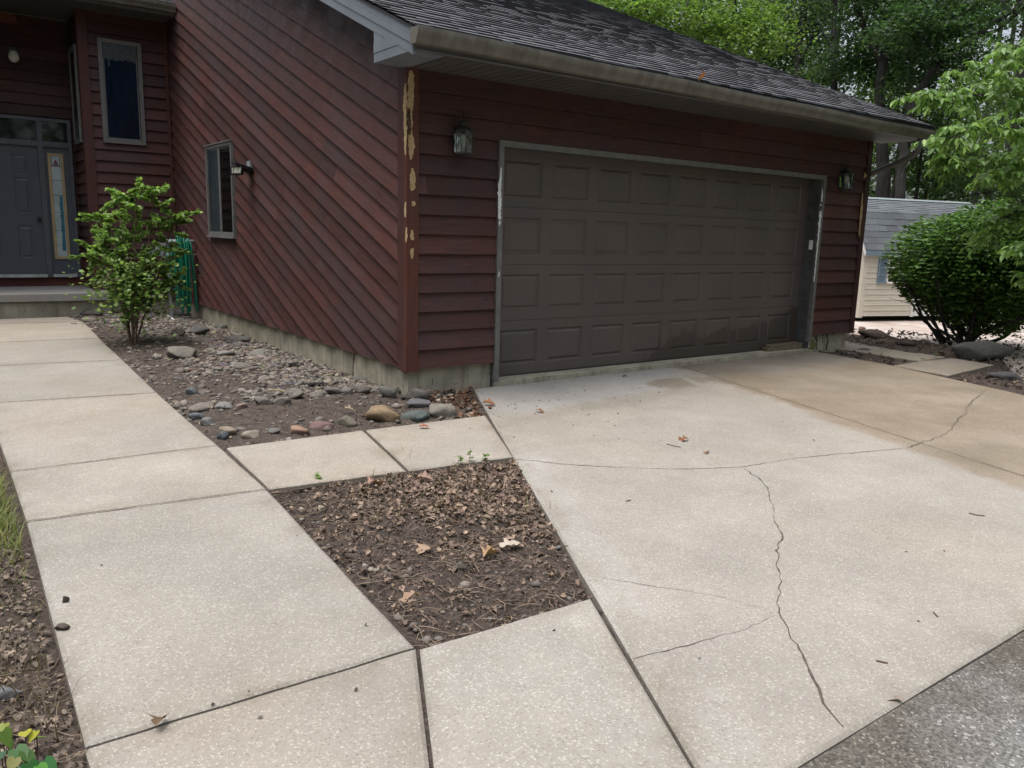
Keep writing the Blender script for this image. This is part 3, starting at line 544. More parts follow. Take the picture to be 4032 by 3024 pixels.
def gutter(x0, x1, y, za, zb, nrm=1):
    prof = [(0.0, 0.0), (0.0, -0.11), (-0.075, -0.112), (-0.085, -0.105), (-0.09, -0.085), (-0.10, -0.065), (-0.114, -0.05), (-0.12, -0.03), (-0.121, -0.002), (-0.115, 0.0), (-0.114, -0.01)]
    m_ = MB(); n = len(prof); seg = 24; vs = []
    for i in range(seg+1):
        t = i/seg; x = x0+(x1-x0)*t; z = za+(zb-za)*t + 0.004*math.sin(i*0.9); vs += [(x, y+a, z+b) for a, b in prof]
    m_.add(vs, [(i*n+k, i*n+k+1, (i+1)*n+k+1, (i+1)*n+k) for i in range(seg) for k in range(n-1)])
    g_ = m_.build('gutter', M['gutter'], house)
    for x, z, s_ in ((x0, za, 1), (x1, zb, -1)): c_ = MB(); c_.prism([(x-0.002*s_, y+a, z+b) for a, b in prof[:9]], (0.003*s_, 0, 0)); c_.build('end_cap', M['gutter'], g_)
    return g_
gu = gutter(-0.325, 7.04, -0.612, 2.802, 2.752)
mb = MB(); mb.prism([(-0.325, -0.66, 2.818), (7.04, -0.66, 2.812), (7.04, -0.60, 2.838), (-0.325, -0.60, 2.838)], (0, 0, 0.003)); mb.build('drip_edge', M['rake'], gu)
mb = MB(); P_ = [(6.70, -0.655, 2.66), (6.70, -0.655, 2.56), (6.705, -0.635, 2.50), (6.712, -0.58, 2.455), (6.72, -0.50, 2.42), (6.77, -0.02, 2.27), (6.775, 0.05, 2.23), (6.775, 0.07, 2.15), (6.775, 0.07, 0.25)]
mb.tube(P_, [0.034]*9, 12); mb.build('downspout', M['fascia'], house, True)
# --- entry roof
ZE = 4.47
mb = MB(); mb.box((-6, 6.965, 4.335), (-0.022, D2+0.3, 4.345)); mb.build('porch_ceiling', M['soffit'], house)
mb = MB(); mb.box((-6, 6.955, 4.32), (-0.022, 6.963, 4.49)); mb.build('fascia', M['fascia'], house)
g2 = gutter(-6, -0.03, 6.952, 4.475, 4.465)
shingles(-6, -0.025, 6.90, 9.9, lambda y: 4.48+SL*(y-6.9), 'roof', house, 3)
mb = MB(); mb.prism([(-6, 6.93, 4.482), (-6, 9.9, 4.46+SL*3.0), (-6, 9.9, 4.43+SL*3.0), (-6, 6.93, 4.46)], (5.97, 0, 0), (.5, .5, .5)); mb.build('roof_deck', M['roof'], house)
mb = MB(); mb.prism([(-4, D2-0.16, 4.17), (-1.86, D2-0.16, 4.17), (-1.90, D2-0.16, 4.30), (-4, D2-0.16, 4.30)], (0, 0.10, 0)); mb.build('porch_beam', M['beam'], house)
# ---------------------------------------------------------------- ground, slabs and beds
def inset(poly, d):
    n = len(poly); A = sum(poly[i][0]*poly[(i+1) % n][1]-poly[(i+1) % n][0]*poly[i][1] for i in range(n)); P = [tuple(q) for q in poly]
    if A < 0: P = P[::-1]
    for i in range(n):
        a, b = (poly if A > 0 else poly[::-1])[i], (poly if A > 0 else poly[::-1])[(i+1) % n]
        e = (b[0]-a[0], b[1]-a[1]); l = math.hypot(*e); nn = (-e[1]/l, e[0]/l); P = clip(P, nn, nn[0]*a[0]+nn[1]*a[1]+d)
    return P
def gridclip(poly, cell):
    xs = [q[0] for q in poly]; ys = [q[1] for q in poly]; res = []
    nx = int((max(xs)-min(xs))/cell)+1; ny = int((max(ys)-min(ys))/cell)+1; x0, y0 = min(xs), min(ys)
    n = len(poly); A = sum(poly[i][0]*poly[(i+1) % n][1]-poly[(i+1) % n][0]*poly[i][1] for i in range(n)); P = list(poly) if A > 0 else list(poly)[::-1]
    L_ = []
    for i in range(n):
        a, b = P[i], P[(i+1) % n]; e = (b[0]-a[0], b[1]-a[1]); l = math.hypot(*e) or 1; nn = (-e[1]/l, e[0]/l); L_.append((nn, nn[0]*a[0]+nn[1]*a[1]))
    for j in range(ny):
        for i in range(nx):
            q = [(x0+i*cell, y0+j*cell), (x0+(i+1)*cell, y0+j*cell), (x0+(i+1)*cell, y0+(j+1)*cell), (x0+i*cell, y0+(j+1)*cell)]
            for nn, c in L_:
                if min(nn[0]*a+nn[1]*b for a, b in q) < c: q = clip(q, nn, c)
                if not q: break
            if q: res.append(q)
    return res
def mesh_grid(mb, polys, zf, tf, wf=None):
    idx = {}
    for q in polys:
        f = []
        for a, b in q:
            k = (round(a, 4), round(b, 4))
            if k not in idx:
                idx[k] = len(mb.v); mb.v.append((a, b, zf(a, b))); mb.t.append(tf(a, b)); mb.uv.append((0, 0)); mb.w.append(wf(a, b) if wf else 0.0)
            if not f or idx[k] != f[-1]: f.append(idx[k])
        if len(f) > 2 and f[0] == f[-1]: f.pop()
        if len(f) > 2: mb.f.append(f)
def slab(mb, poly, zf, tf, gap=0.005, cell=0.06, thick=0.13, wf=None):
    O = inset(poly, gap); I = inset(poly, gap+0.013)
    eds = []
    for i in range(len(O)):
        a, b = O[i], O[(i+1) % len(O)]; l = math.hypot(b[0]-a[0], b[1]-a[1]) or 1; eds.append((a, (-(b[1]-a[1])/l, (b[0]-a[0])/l)))
    tf0 = tf
    def tf(x, y):
        d = min(abs((x-a[0])*m[0]+(y-a[1])*m[1]) for a, m in eds); k = max(0.0, 1-d/0.13)*max(0.0, .45+1.1*fbm(x, y, 4.2, 17)); t_ = tf0(x, y); return (t_[0]*(1-.17*k), t_[1]*(1-.19*k), t_[2]*(1-.23*k))
    mesh_grid(mb, gridclip(I, cell), lambda a, b: zf(a, b), tf, wf)
    n = len(O)
    if len(I) != n: I = O
    for i in range(n):
        a, b, c, d = O[i], O[(i+1) % n], I[(i+1) % n], I[i]
        m_ = 14
        for k in range(m_):
            l_ = lambda p, q, t: (p[0]+(q[0]-p[0])*t, p[1]+(q[1]-p[1])*t)
            a1, b1, c1, d1 = l_(a, b, k/m_), l_(a, b, (k+1)/m_), l_(d, c, (k+1)/m_), l_(d, c, k/m_)
            ch = lambda p: 0.007+0.004*noise.noise((p[0]*9, p[1]*9, 2.2))
            mb.add([(*a1, zf(*a1)-ch(a1)), (*b1, zf(*b1)-ch(b1)), (*c1, zf(*c1)), (*d1, zf(*d1)), (*a1, zf(*a1)-thick), (*b1, zf(*b1)-thick)], [(0, 1, 2, 3), (4, 5, 1, 0)], [tuple(x*0.9 for x in tf(*d1))]*2+[tuple(x*1.0 for x in tf(*d1))]*2+[(0.72, 0.66, 0.58)]*2)
def P2(px, py): return tuple(G(px, py)[:2])
def W2(px, py): return tuple(GW(px, py)[:2])
S = 4032/2212
damp = [P2(x*S, y*S) for x, y in ((1490, 803), (1560, 835), (1660, 862), (1760, 905), (1870, 945), (1990, 990), (2120, 1035), (2212, 1070))]
dy_ = [q[1] for q in damp][::-1]; dx_ = [q[0] for q in damp][::-1]
pud = P2(1462*S, 826*S); pstreak = P2(1490*S, 822*S)
lightA = [P2(x*S, y*S) for x, y in ((1085, 900), (1200, 880), (1330, 862), (1430, 842), (1480, 805))]
la_x = [q[0] for q in lightA]; la_y = [q[1] for q in lightA]
def fbm(x, y, s, o=0.0): return noise.fractal((x*s+o, y*s, o), 0.6, 2.0, 4)
def drive_tone(x, y):
    n1 = fbm(x, y, 1.3); n2 = fbm(x, y, 5, 9.1); r, g, b = 1.0, 1.0, 1.0
    xl = float(np.interp(y, dy_, dx_)) + 0.10*n1 + 0.05*n2
    if y > dy_[-1]: xl = dx_[-1]
    t = max(0.0, min(1.0, (x-xl)/0.16))
    deep = 0.5+0.5*max(-1, min(1, 1.6*n1+0.6*fbm(x, y, .5, 4)))
    up_ = max(0.0, min(1.0, (y+1.05+0.25*n1)/0.5)); dk = (0.73-.07*up_, 0.655-.025*up_, 0.555+.035*up_)
    r, g, b = r*(1-t)+t*(dk[0]+0.12*deep), g*(1-t)+t*(dk[1]+0.11*deep), b*(1-t)+t*(dk[2]+0.12*deep)
    ly = float(np.interp(x, la_x, la_y))
    if x < la_x[-1]+0.1:
        q = max(0.0, min(1.0, (y-ly+0.10*n1+0.05*n2)/0.07)); r, g, b = r*(1+0.06*q), g*(1+0.10*q), b*(1+0.19*q)
        dd = max(0.0, 1-abs(y-ly+0.16)/0.16); r *= 1-0.09*dd; g *= 1-0.10*dd; b *= 1-0.11*dd
    e = math.hypot((x-pud[0])/0.46, (y-pud[1])/0.20)+0.35*n1+.15*n2
    if e < 1: r, g, b = 0.78, 0.745, 0.68
    sa, sb = P2(1468*S, 811*S), P2(1514*S, 833*S); q = max(0, min(1, ((x-sa[0])*(sb[0]-sa[0])+(y-sa[1])*(sb[1]-sa[1]))/((sb[0]-sa[0])**2+(sb[1]-sa[1])**2))); e = math.hypot(x-sa[0]-q*(sb[0]-sa[0]), y-sa[1]-q*(sb[1]-sa[1]))/0.045+0.3*n2
    if e < 1: r, g, b = 1.05, 1.07, 1.10
    le = x-(0.643+(y+0.04)*0.5)                    # efflorescence along the left edge
    if y < -2.0 and le < 0.28: q = max(0, 1-le/0.28)*max(0, 0.5+n1*1.3); r, g, b = r*(1+.10*q), g*(1+.13*q), b*(1+.18*q)
    v = 1+0.07*n1+0.05*n2
    return (r*v, g*v, b*v)
def drive_wet(x, y):
    return 0.25 if math.hypot((x-pud[0])/0.40, (y-pud[1])/0.20)+0.25*fbm(x, y, 1.3) < 1 else 0.0
_sl = {}
def walk_tone(seed):
    rd = random.Random(seed); g = rd.uniform(0.93, 1.06); wrm = rd.uniform(-0.02, 0.03)
    def f(x, y):
        n1 = fbm(x, y, 1.6, seed); n2 = fbm(x, y, 6, seed+3); v = g*(1+0.08*n1+0.05*n2); far = max(0, min(1, (y-1)/5))
        e = max(0.0, 1-(x+3.03)/0.16)*max(0, .6+n2) if y < 0.5 else 0
        return (v*(1+wrm*.7+.06*e), v*(1+.09*e), v*(1-wrm*.7-0.02*far+.15*e))
    return f
zero = lambda x, y: 0.0
wz = lambda x, y: walk_z(y)
J = (3.378, -0.021); J2 = P2(4032, 1875)
jx = lambda y: J[0]+(J2[0]-J[0])*(y-J[1])/(J2[1]-J[1])
YB = -4.875
ext = lambda a, b, y: (a[0]+(b[0]-a[0])*(y-a[1])/(b[1]-a[1]), y)
K1, K2 = P2(1648, 2550), P2(1704, 3024); K3 = ext(K1, K2, -5.6); D_1, D_2 = P2(2325, 2350), P2(2734, 3024); D3 = ext(D_1, D_2, YB)
mb = MB()
DL = [(0.643, -0.036), J, (jx(YB), YB), (-1.845, YB)]
_t = lambda a, b: drive_tone(a, b)
slab(mb, [P2(1863, 1530), (J[0], -0.032), (jx(YB), YB), D3], zero, _t, 0.003, 0.04, wf=drive_wet)
slab(mb, [(J[0], -0.032), (6.10, -0.032), P2(3492, 1434), P2(3733, 1478), P2(4032, 1538), (4.86, YB), (jx(YB), YB)], zero, _t, 0.006, 0.04, wf=drive_wet)
drive = structure(mb.build('driveway', M['conc']))
mb = MB()
# main walk slabs (left edge, right edge corners per joint, far to near)
rows = [[(-60, 1258), (270, 1246.5)], [(0, 1276), (330, 1266)], [(0, 1347), (393, 1331)], [(0, 1438.6), (486.5, 1416)], [(0, 1585), (622, 1545.5)], [(48, 1856), (862, 1752)], [(106, 2052), (1056, 1925)], [(345, 2935), (1640, 2545)]]
def lft(y): return -2.95 - 0.07*max(0, min(1, (-y+0.5)/4)) if y < 0.5 else -2.95+0.02*(y-0.5)
prev = None; JOINTS = []
for k, (a, b) in enumerate(rows):
    A, B = W2(*a), W2(*b)
    # extend the joint line to the left edge of the walk
    sl_ = (B[1]-A[1])/(B[0]-A[0]); xl_ = -2.985; A = (xl_ if k < 6 else (-2.99 if k == 6 else -3.035), A[1]+(xl_-A[0])*sl_)
    if prev: slab(mb, [prev[0], prev[1], B, A], wz, walk_tone(k), 0.005 if k in (1, 2) else 0.007)
    prev = (A, B)
    if 0 < k < 7: JOINTS.append((A, B))
E_ = prev
slab(mb, [E_[0], E_[1], K3, (-3.05, -5.6)], zero, walk_tone(21), 0.004)
slab(mb, [K1, P2(2326, 2350), ext(D_1, D_2, -5.6), K3], zero, walk_tone(22), 0.004)
slab(mb, [P2(886, 1761), P2(1432, 1692), P2(1605, 1853), P2(1058, 1925)], zero, walk_tone(23), 0.007)
slab(mb, [P2(1436, 1691), P2(1914, 1633), P2(2024, 1797), P2(1609, 1852)], zero, walk_tone(24), 0.007)
walkway = structure(mb.build('walkway', M['conc']))
mb = MB()
tw = lambda a, b: tuple(q*w for q, w in zip(walk_tone(31)(a, b), (.93, .88, .82)))
slab(mb, [P2(3492, 1434), P2(3620, 1421.5), P2(3724, 1405), P2(3915, 1436), P2(3733, 1478)], zero, tw, 0.004)
slab(mb, [P2(3620, 1421), (6.42, -0.45), P2(3518, 1374), P2(3724, 1405)], zero, tw, 0.004)
slab(mb, [(6.42, -0.45), (6.50, 3.5), (7.9, 3.5), P2(3317, 1340), P2(3518, 1374)], zero, tw, 0.004)
structure(mb.build('side_path', M['conc']))
def joint(a, b, zf, parent, wd=.011, n=20):
    rd_ = random.Random(int(a[0]*977+a[1]*131)); vs = []; l = math.hypot(b[0]-a[0], b[1]-a[1]); nx, ny = -(b[1]-a[1])/l, (b[0]-a[0])/l
    for i in range(n+1):
        x, y = a[0]+(b[0]-a[0])*i/n, a[1]+(b[1]-a[1])*i/n; h = wd*rd_.uniform(.6, 1.15)/2; vs += [(x+nx*h, y+ny*h, zf(x, y)+.0012), (x-nx*h, y-ny*h, zf(x, y)+.0012)]
    m_ = MB(); m_.add(vs, [(2*i, 2*i+2, 2*i+3, 2*i+1) for i in range(n)]); m_.build('joint', M['crack'], parent)
joint(J, (jx(YB), YB), zero, drive, .009, 60)
for k, (A, B) in enumerate(JOINTS): joint(A, B, wz, walkway, .016 if k < 4 else .009)
def ribbon(pts, wd, name, parent, seed=1, jit=0.012, step=0.035, z=0.0016):
    rd = random.Random(seed); P = [P2(x*S, y*S) for x, y in pts]; F = []
    for a, b in zip(P, P[1:]):
        m_ = max(1, int(math.hypot(b[0]-a[0], b[1]-a[1])/step))
        for k in range(m_): F.append((a[0]+(b[0]-a[0])*k/m_+rd.uniform(-jit, jit), a[1]+(b[1]-a[1])*k/m_+rd.uniform(-jit, jit)))
    F.append(P[-1]); vs = []
    for i, q in enumerate(F):
        a, b = F[max(0, i-1)], F[min(len(F)-1, i+1)]; l = math.hypot(b[0]-a[0], b[1]-a[1]) or 1; nx, ny = -(b[1]-a[1])/l, (b[0]-a[0])/l; h = wd*(0.35+0.9*rd.random()**2)/2*(1+0.5*math.sin(i*0.23))
        vs += [(q[0]+nx*h, q[1]+ny*h, z), (q[0]-nx*h, q[1]-ny*h, z)]
    m_ = MB(); m_.add(vs, [(2*i, 2*i+2, 2*i+3, 2*i+1) for i in range(len(F)-1)]); return m_.build(name, M['crack'], parent)
ribbon([(1115, 993), (1160, 996), (1215, 1003), (1290, 1007), (1370, 1011), (1450, 1014), (1530, 1012), (1605, 1009), (1650, 1001), (1720, 990), (1800, 982), (1880, 975), (1960, 968), (1985, 960)], 0.0075, 'crack', drive, 1, 0.007)
ribbon([(1962, 967), (1985, 958), (2010, 950), (2045, 937), (2058, 925), (2068, 905), (2085, 895), (2092, 875), (2110, 858), (2130, 842)], 0.013, 'crack', drive, 2)
ribbon([(1608, 1012), (1640, 1035), (1655, 1050), (1668, 1090), (1675, 1130), (1690, 1160), (1678, 1190), (1680, 1230), (1688, 1265), (1678, 1305), (1692, 1345), (1712, 1380), (1738, 1425), (1760, 1470), (1780, 1520), (1800, 1545), (1822, 1572)], 0.0078, 'crack', drive, 3, 0.008)
ribbon([(1300, 1248), (1380, 1262), (1470, 1275), (1560, 1290), (1630, 1310), (1680, 1322)], 0.0022, 'hairline_crack', drive, 4, 0.004)
ribbon([(1368, 1425), (1420, 1412), (1480, 1395), (1540, 1378), (1600, 1362), (1680, 1330)], 0.003, 'hairline_crack', drive, 5, 0.006)
# terrain
mb = MB(); mb.add([(-140, -120, -.16), (200, -120, -.16), (200, 200, -.16), (-140, 200, -.16)], [(0, 1, 2, 3)]); structure(mb.build('ground', M['ground']))
mb = MB(); mb.add([(-3.03, -5.58, -.022), (-1.0, -5.58, -.022), (-1.0, -3.9, -.022), (-3.03, -3.9, -.022)], [(0, 1, 2, 3)]); mb.add([(-1.9, -1.9, -.022), (.4, -1.9, -.022), (.4, -1.0, -.022), (-1.9, -1.0, -.022)], [(0, 1, 2, 3)]); structure(mb.build('soil', M['soil']))
def patch(name, poly, zf, cell, mat): 
    m_ = MB(); mesh_grid(m_, gridclip(poly, cell), zf, lambda a, b: (1, 1, 1)); return structure(m_.build(name, M[mat], smooth=True))
def zbed(x, y):
    t = max(0, min(1, (x+1.8)/1.8)); base = (1-t)*(walk_z(y)-0.03) + t*(-0.025) + 0.05*math.sin(math.pi*t)*max(0, min(1, (y+.75)/.9)) - (.012 if y < -.75 else 0)
    return base + 0.018*fbm(x, y, 2.2) + 0.008*fbm(x, y, 11, 5)
patch('rock_bed', [(-1.95, -1.05), (0.8, -1.05), (0.8, 0.03), (-1.95, 0.03)], zbed, 0.035, 'soil')
patch('rock_bed', [(-1.95, 0.03), (0.04, 0.03), (0.04, D1+0.02), (-1.95, D1+0.02)], zbed, 0.045, 'soil')
def zb2(x, y): return -0.028 + 0.022*max(0, 1-math.hypot((x+1.2)/0.6, (y+2.5)/0.7)) + 0.022*fbm(x, y, 3.1, 2) + 0.014*fbm(x, y, 14, 7)
patch('leaf_bed', [(-2.1, -3.9), (-0.25, -3.9), (-0.25, -1.78), (-2.1, -1.78)], zb2, 0.022, 'litter_soil')
def zlawn(x, y): return -0.05 + walk_z(y) + 0.03*fbm(x, y, 1.2, 3) + 0.016*fbm(x, y, 9, 6)
patch('lawn_edge', [(-4.6, -5.6), (-2.9, -5.6), (-2.9, 1.5), (-4.6, 1.5)], zlawn, 0.04, 'litter_soil')
patch('lawn_edge', [(-14, -5.6), (-4.6, -5.6), (-4.6, 1.5), (-14, 1.5)], zlawn, 0.3, 'litter_soil')
patch('lawn_edge', [(-14, 1.5), (-2.9, 1.5), (-2.9, 7), (-14, 7)], zlawn, 0.3, 'litter_soil')
def zr(x, y): return -0.03 + 0.13*math.exp(-((x-8.4)**2+(y+0.5)**2)/0.9) + 0.03*fbm(x, y, 2.3, 8) + 0.018*fbm(x, y, 9, 1)
patch('side_bed', [(4.7, -4.88), (16, -4.88), (16, -3.2), (4.9, -3.2)], zr, 0.15, 'litter_soil')
patch('side_bed', [(5.3, -3.3), (7.25, -3.3), (7.55, -2.0), (8.0, -1.35), (9.2, -0.7), (9.3, 0.2), (8.5, 1.1), (7.3, 2.6), (5.5, 2.6)], zr, 0.05, 'litter_soil')
mb = MB(); mb.add([(6, -3.3, -.075), (19, -3.3, -.075), (19, 9, -.075), (6, 9, -.075)], [(0, 1, 2, 3)]); structure(mb.build('patio', M['patio']))
def ztar(x, y): return -0.010 + 0.006*fbm(x, y, 1.5)
def ttar(x, y):
    q = max(0, 1.15-(YB-y)/0.42+0.9*fbm(x, y, 2.0, 3)); q = min(1, max(0, q)); return (1-0.5*q, 1-0.54*q, 1-0.6*q)
mb = MB(); mesh_grid(mb, gridclip([(-2.9, YB-0.002), (-2.9, -9), (6, -9), (6, YB-0.002)], 0.06), ztar, ttar); mesh_grid(mb, gridclip([(-14, -5.62), (-14, -12), (16, -12), (16, YB-.01), (6, YB-.01), (6, -9.0), (-2.9, -9.0), (-2.9, -5.62)][:2]+[(-2.9, -12), (-2.9, -5.62)], 0.5), ztar, ttar); mesh_grid(mb, gridclip([(6, YB-.01), (16, YB-.01), (16, -12), (6, -12)], 0.5), ztar, ttar); structure(mb.build('road', M['asphalt']))

# ---------------------------------------------------------------- numpy scatter
def rots(n, yaw=None, tilt=0.3, rng=RNG):
    a = rng.uniform(0, 2*np.pi, n) if yaw is None else yaw; t = np.abs(rng.normal(0, 1, n))*tilt if np.isscalar(tilt) else tilt; b = rng.uniform(0, 2*np.pi, n)
    def rz(a): c, s, o, l = np.cos(a), np.sin(a), np.zeros_like(a), np.ones_like(a); return np.stack([np.stack([c, -s, o], -1), np.stack([s, c, o], -1), np.stack([o, o, l], -1)], 1)
    def rx(a): c, s, o, l = np.cos(a), np.sin(a), np.zeros_like(a), np.ones_like(a); return np.stack([np.stack([l, o, o], -1), np.stack([o, c, -s], -1), np.stack([o, s, c], -1)], 1)
    return rz(b) @ rx(t) @ rz(a-b)
def frames(d, rng=RNG, roll=0.6):
    """rotation whose Y axis follows direction d, normal roughly up"""
    d = d/np.linalg.norm(d, axis=1, keepdims=True); up = np.tile([0, 0, 1.0], (len(d), 1)) + rng.normal(0, roll, (len(d), 3))
    x = np.cross(d, up); x /= np.linalg.norm(x, axis=1, keepdims=True)+1e-9; z = np.cross(x, d); return np.stack([x, d, z], -1)
def scatter(name, temps, pos, R, scale, tones, mat, parent=None, smooth=False):
    """temps: list of (verts, faces); one mesh holding every copy"""
    n = len(pos); pick = np.arange(n) % len(temps); V = []; Fc = []; T = []; off = 0
    scale = np.asarray(scale, float); scale = scale[:, None]*np.ones(3) if scale.ndim == 1 else scale
    for k, (tv, tf) in enumerate(temps):
        ii = np.where(pick == k)[0]
        if not len(ii): continue
        tv = np.asarray(tv, float); v = (tv[None]*scale[ii][:, None, :]) @ np.transpose(R[ii], (0, 2, 1)) + pos[ii][:, None, :]
        V.append(v.reshape(-1, 3)); T.append(np.repeat(tones[ii], len(tv), 0)); o = off+np.arange(len(ii))*len(tv)
        ls = {}
        for f in tf: ls.setdefault(len(f), []).append(f)
        for l, fs in ls.items(): Fc.append((l, (np.array(fs)[None]+o[:, None, None]).reshape(-1, l)))
        off += len(tv)*len(ii)
    V = np.concatenate(V); T = np.concatenate(T); me = bpy.data.meshes.new(name); me.vertices.add(len(V)); me.vertices.foreach_set('co', V.ravel())
    lp = np.concatenate([f.ravel() for l, f in Fc]); me.loops.add(len(lp)); me.loops.foreach_set('vertex_index', lp.astype(np.int32))
    cnt = np.concatenate([np.full(len(f), l) for l, f in Fc]); st = np.r_[0, np.cumsum(cnt)[:-1]]; me.polygons.add(len(cnt)); me.polygons.foreach_set('loop_start', st.astype(np.int32)); me.polygons.foreach_set('loop_total', cnt.astype(np.int32))
    me.update(calc_edges=True); me.validate()
    a = me.attributes.new('tone', 'FLOAT_COLOR', 'POINT'); a.data.foreach_set('color', np.c_[T, np.ones(len(T))].ravel()); return link(me, name, mat, parent, smooth)
def tones(n, a, b, var=0.2, rng=RNG):
    t = rng.random((n, 1)); return (np.array(a)*(1-t)+np.array(b)*t)*(1+rng.normal(0, var, (n, 1))).clip(0.35, 1.8)
KITE = ([(0, 0, 0), (-.32, .45, .05), (0, 1, -.06), (.32, .45, .05)], [(0, 3, 2, 1)])
OVAL = ([(0, 0, 0), (-.20, .28, .05), (-.19, .62, .02), (0, 1, -.13), (.19, .62, .02), (.20, .28, .05), (0, .45, -.01)], [(0, 6, 2, 1), (6, 3, 2), (0, 5, 4, 6), (6, 4, 3)])
LOBE = ([(0, 0, 0), (-.22, .12, .04), (-.5, .38, .05), (-.24, .44, .02), (-.36, .78, .0), (-.12, .70, 0), (0, 1, -.08), (.12, .70, 0), (.36, .78, .0), (.24, .44, .02), (.5, .38, .05), (.22, .12, .04)], [(0, 11, 10, 9, 3, 2, 1), (3, 9, 8, 7, 6, 5, 4)])
def dryleaf(seed, lobes=True):
    r = random.Random(seed); st = [0, .12, .28, .42, .58, .74, .88, 1.0]; wd = [.03, .10, .30, .14, .36, .17, .22, .02] if lobes else [.03, .16, .26, .3, .28, .2, .11, .01]; cu = r.uniform(.5, 2.2); fo = r.uniform(.1, .8); v = []; tw = r.uniform(-.8, .8)
    for s_, w_ in zip(st, wd):
        zc = .16*math.sin(s_*math.pi*cu)*r.uniform(.6, 1.2); a = tw*(s_-.5); w1, w2 = w_*r.uniform(.75, 1.2), w_*r.uniform(.75, 1.2)
        v += [(-w1*math.cos(a), s_+(.07 if w_ > .2 else 0), zc+w1*fo-w1*math.sin(a)), (0, s_, zc), (w2*math.cos(a), s_+(.07 if w_ > .2 else 0), zc+w2*fo+w2*math.sin(a))]
    f = []
    for i in range(len(st)-1): f += [(3*i, 3*i+1, 3*i+4, 3*i+3), (3*i+1, 3*i+2, 3*i+5, 3*i+4)]
    return (v, f)
DRY = [dryleaf(i) for i in range(6)] + [dryleaf(20+i, False) for i in range(3)]
def ico(sub, seed, amp=0.22, flat=0.0, facets=0):
    bm = bmesh.new(); bmesh.ops.create_icosphere(bm, subdivisions=sub, radius=1); r = random.Random(seed); o = Vector((r.uniform(0, 90), r.uniform(0, 90), r.uniform(0, 90))); vs = []
    pl = [(Vector((r.gauss(0, 1), r.gauss(0, 1), r.gauss(0, 1))).normalized(), r.uniform(.5, .82)) for _ in range(facets)]
    for v in bm.verts:
        p = v.co*(1+amp*noise.noise(v.co*1.2+o)+amp*.5*noise.noise(v.co*2.9+o)+amp*.16*noise.noise(v.co*8+o))
        for n_, d_ in pl:
            e = p.dot(n_)-d_
            if e > 0: p -= n_*e*0.92
        vs.append(tuple(p))
    f = [[q.index for q in t.verts] for t in bm.faces]; bm.free(); return (vs, f)
PEB = [ico(1, i, .45, 0, 6) for i in range(10)]
GREYS = [(.20, .185, .165), (.25, .225, .19), (.155, .145, .135), (.30, .265, .21), (.19, .155, .135), (.235, .21, .185), (.13, .125, .125)]
def spread(n, poly_test, xr, yr, dens=None, seed=3):
    g = np.random.default_rng(seed); out = []
    while len(out) < n:
        x, y = g.uniform(*xr), g.uniform(*yr)
        if poly_test(x, y) and (dens is None or g.random() < dens(x, y)): out.append((x, y))
    return np.array(out)
def in_poly(P):
    def f(x, y):
        c = False; j = len(P)-1
        for i in range(len(P)):
            if (P[i][1] > y) != (P[j][1] > y) and x < (P[j][0]-P[i][0])*(y-P[i][1])/(P[j][1]-P[i][1])+P[i][0]: c = not c
            j = i
        return c
    return f
bed1 = in_poly([(-1.79, 6.80), (-1.76, 5), (-1.75, 3), (-1.80, 1), (-1.80, -0.86), P2(1905, 1645), P2(1850, 1535), (0.8, 0.0), (0.0, 0.0), (-0.01, D1), (-1.1, 6.8)])
def dens1(x, y):
    if y > 0.25: d = 0.95 if x > -1.35 + 0.1*math.sin(y*3) else 0.22
    else: d = 0.10
    if x > -0.05 and y < 0.0: d = 0.35
    if math.hypot(x+1.35, y-3.3) < 0.6: d = 0.1
    return d*max(.12, min(1, .75+1.1*fbm(x, y, 1.4, 12)))
def gravel(n, test, xr, yr, dens, zf, seed, smin, smax, name, sink=0.25):
    p = spread(n, test, xr, yr, dens, seed); g = np.random.default_rng(seed+1); s = g.uniform(smin, smax, n)*np.where(g.random(n) < .2, 1.5, 1)
    sc_ = np.c_[s*g.uniform(.8, 1.35, n), s*g.uniform(.65, 1.0, n), s*g.uniform(.35, .62, n)]; z = np.array([zf(*q) for q in p]) + sc_[:, 2]*(1-2*sink)
    t = np.array([GREYS[i] for i in g.integers(0, len(GREYS), n)])*g.uniform(.55, 1.15, (n, 1))*.8+np.array((.03, .024, .018)); t[g.random(n) < .05] *= 1.6
    return stuff(scatter(name, PEB, np.c_[p, z], rots(n, tilt=.22, rng=g), sc_, t, M['gravel'], None, True))
gravel(6200, bed1, (-1.85, .8), (-.95, 7.4), dens1, zbed, 31, .013, .036, 'gravel', .40)
bed2 = in_poly([P2(1058, 1928), P2(2022, 1800), P2(2322, 2346), P2(1655, 2538)])
gravel(150, bed2, (-2.1, -.3), (-3.85, -1.8), lambda x, y: .9 if y < -3.1 or x < -1.8 else .15, zb2, 33, .008, .02, 'soil_clods', .35).data.materials[0] = M['gravel']
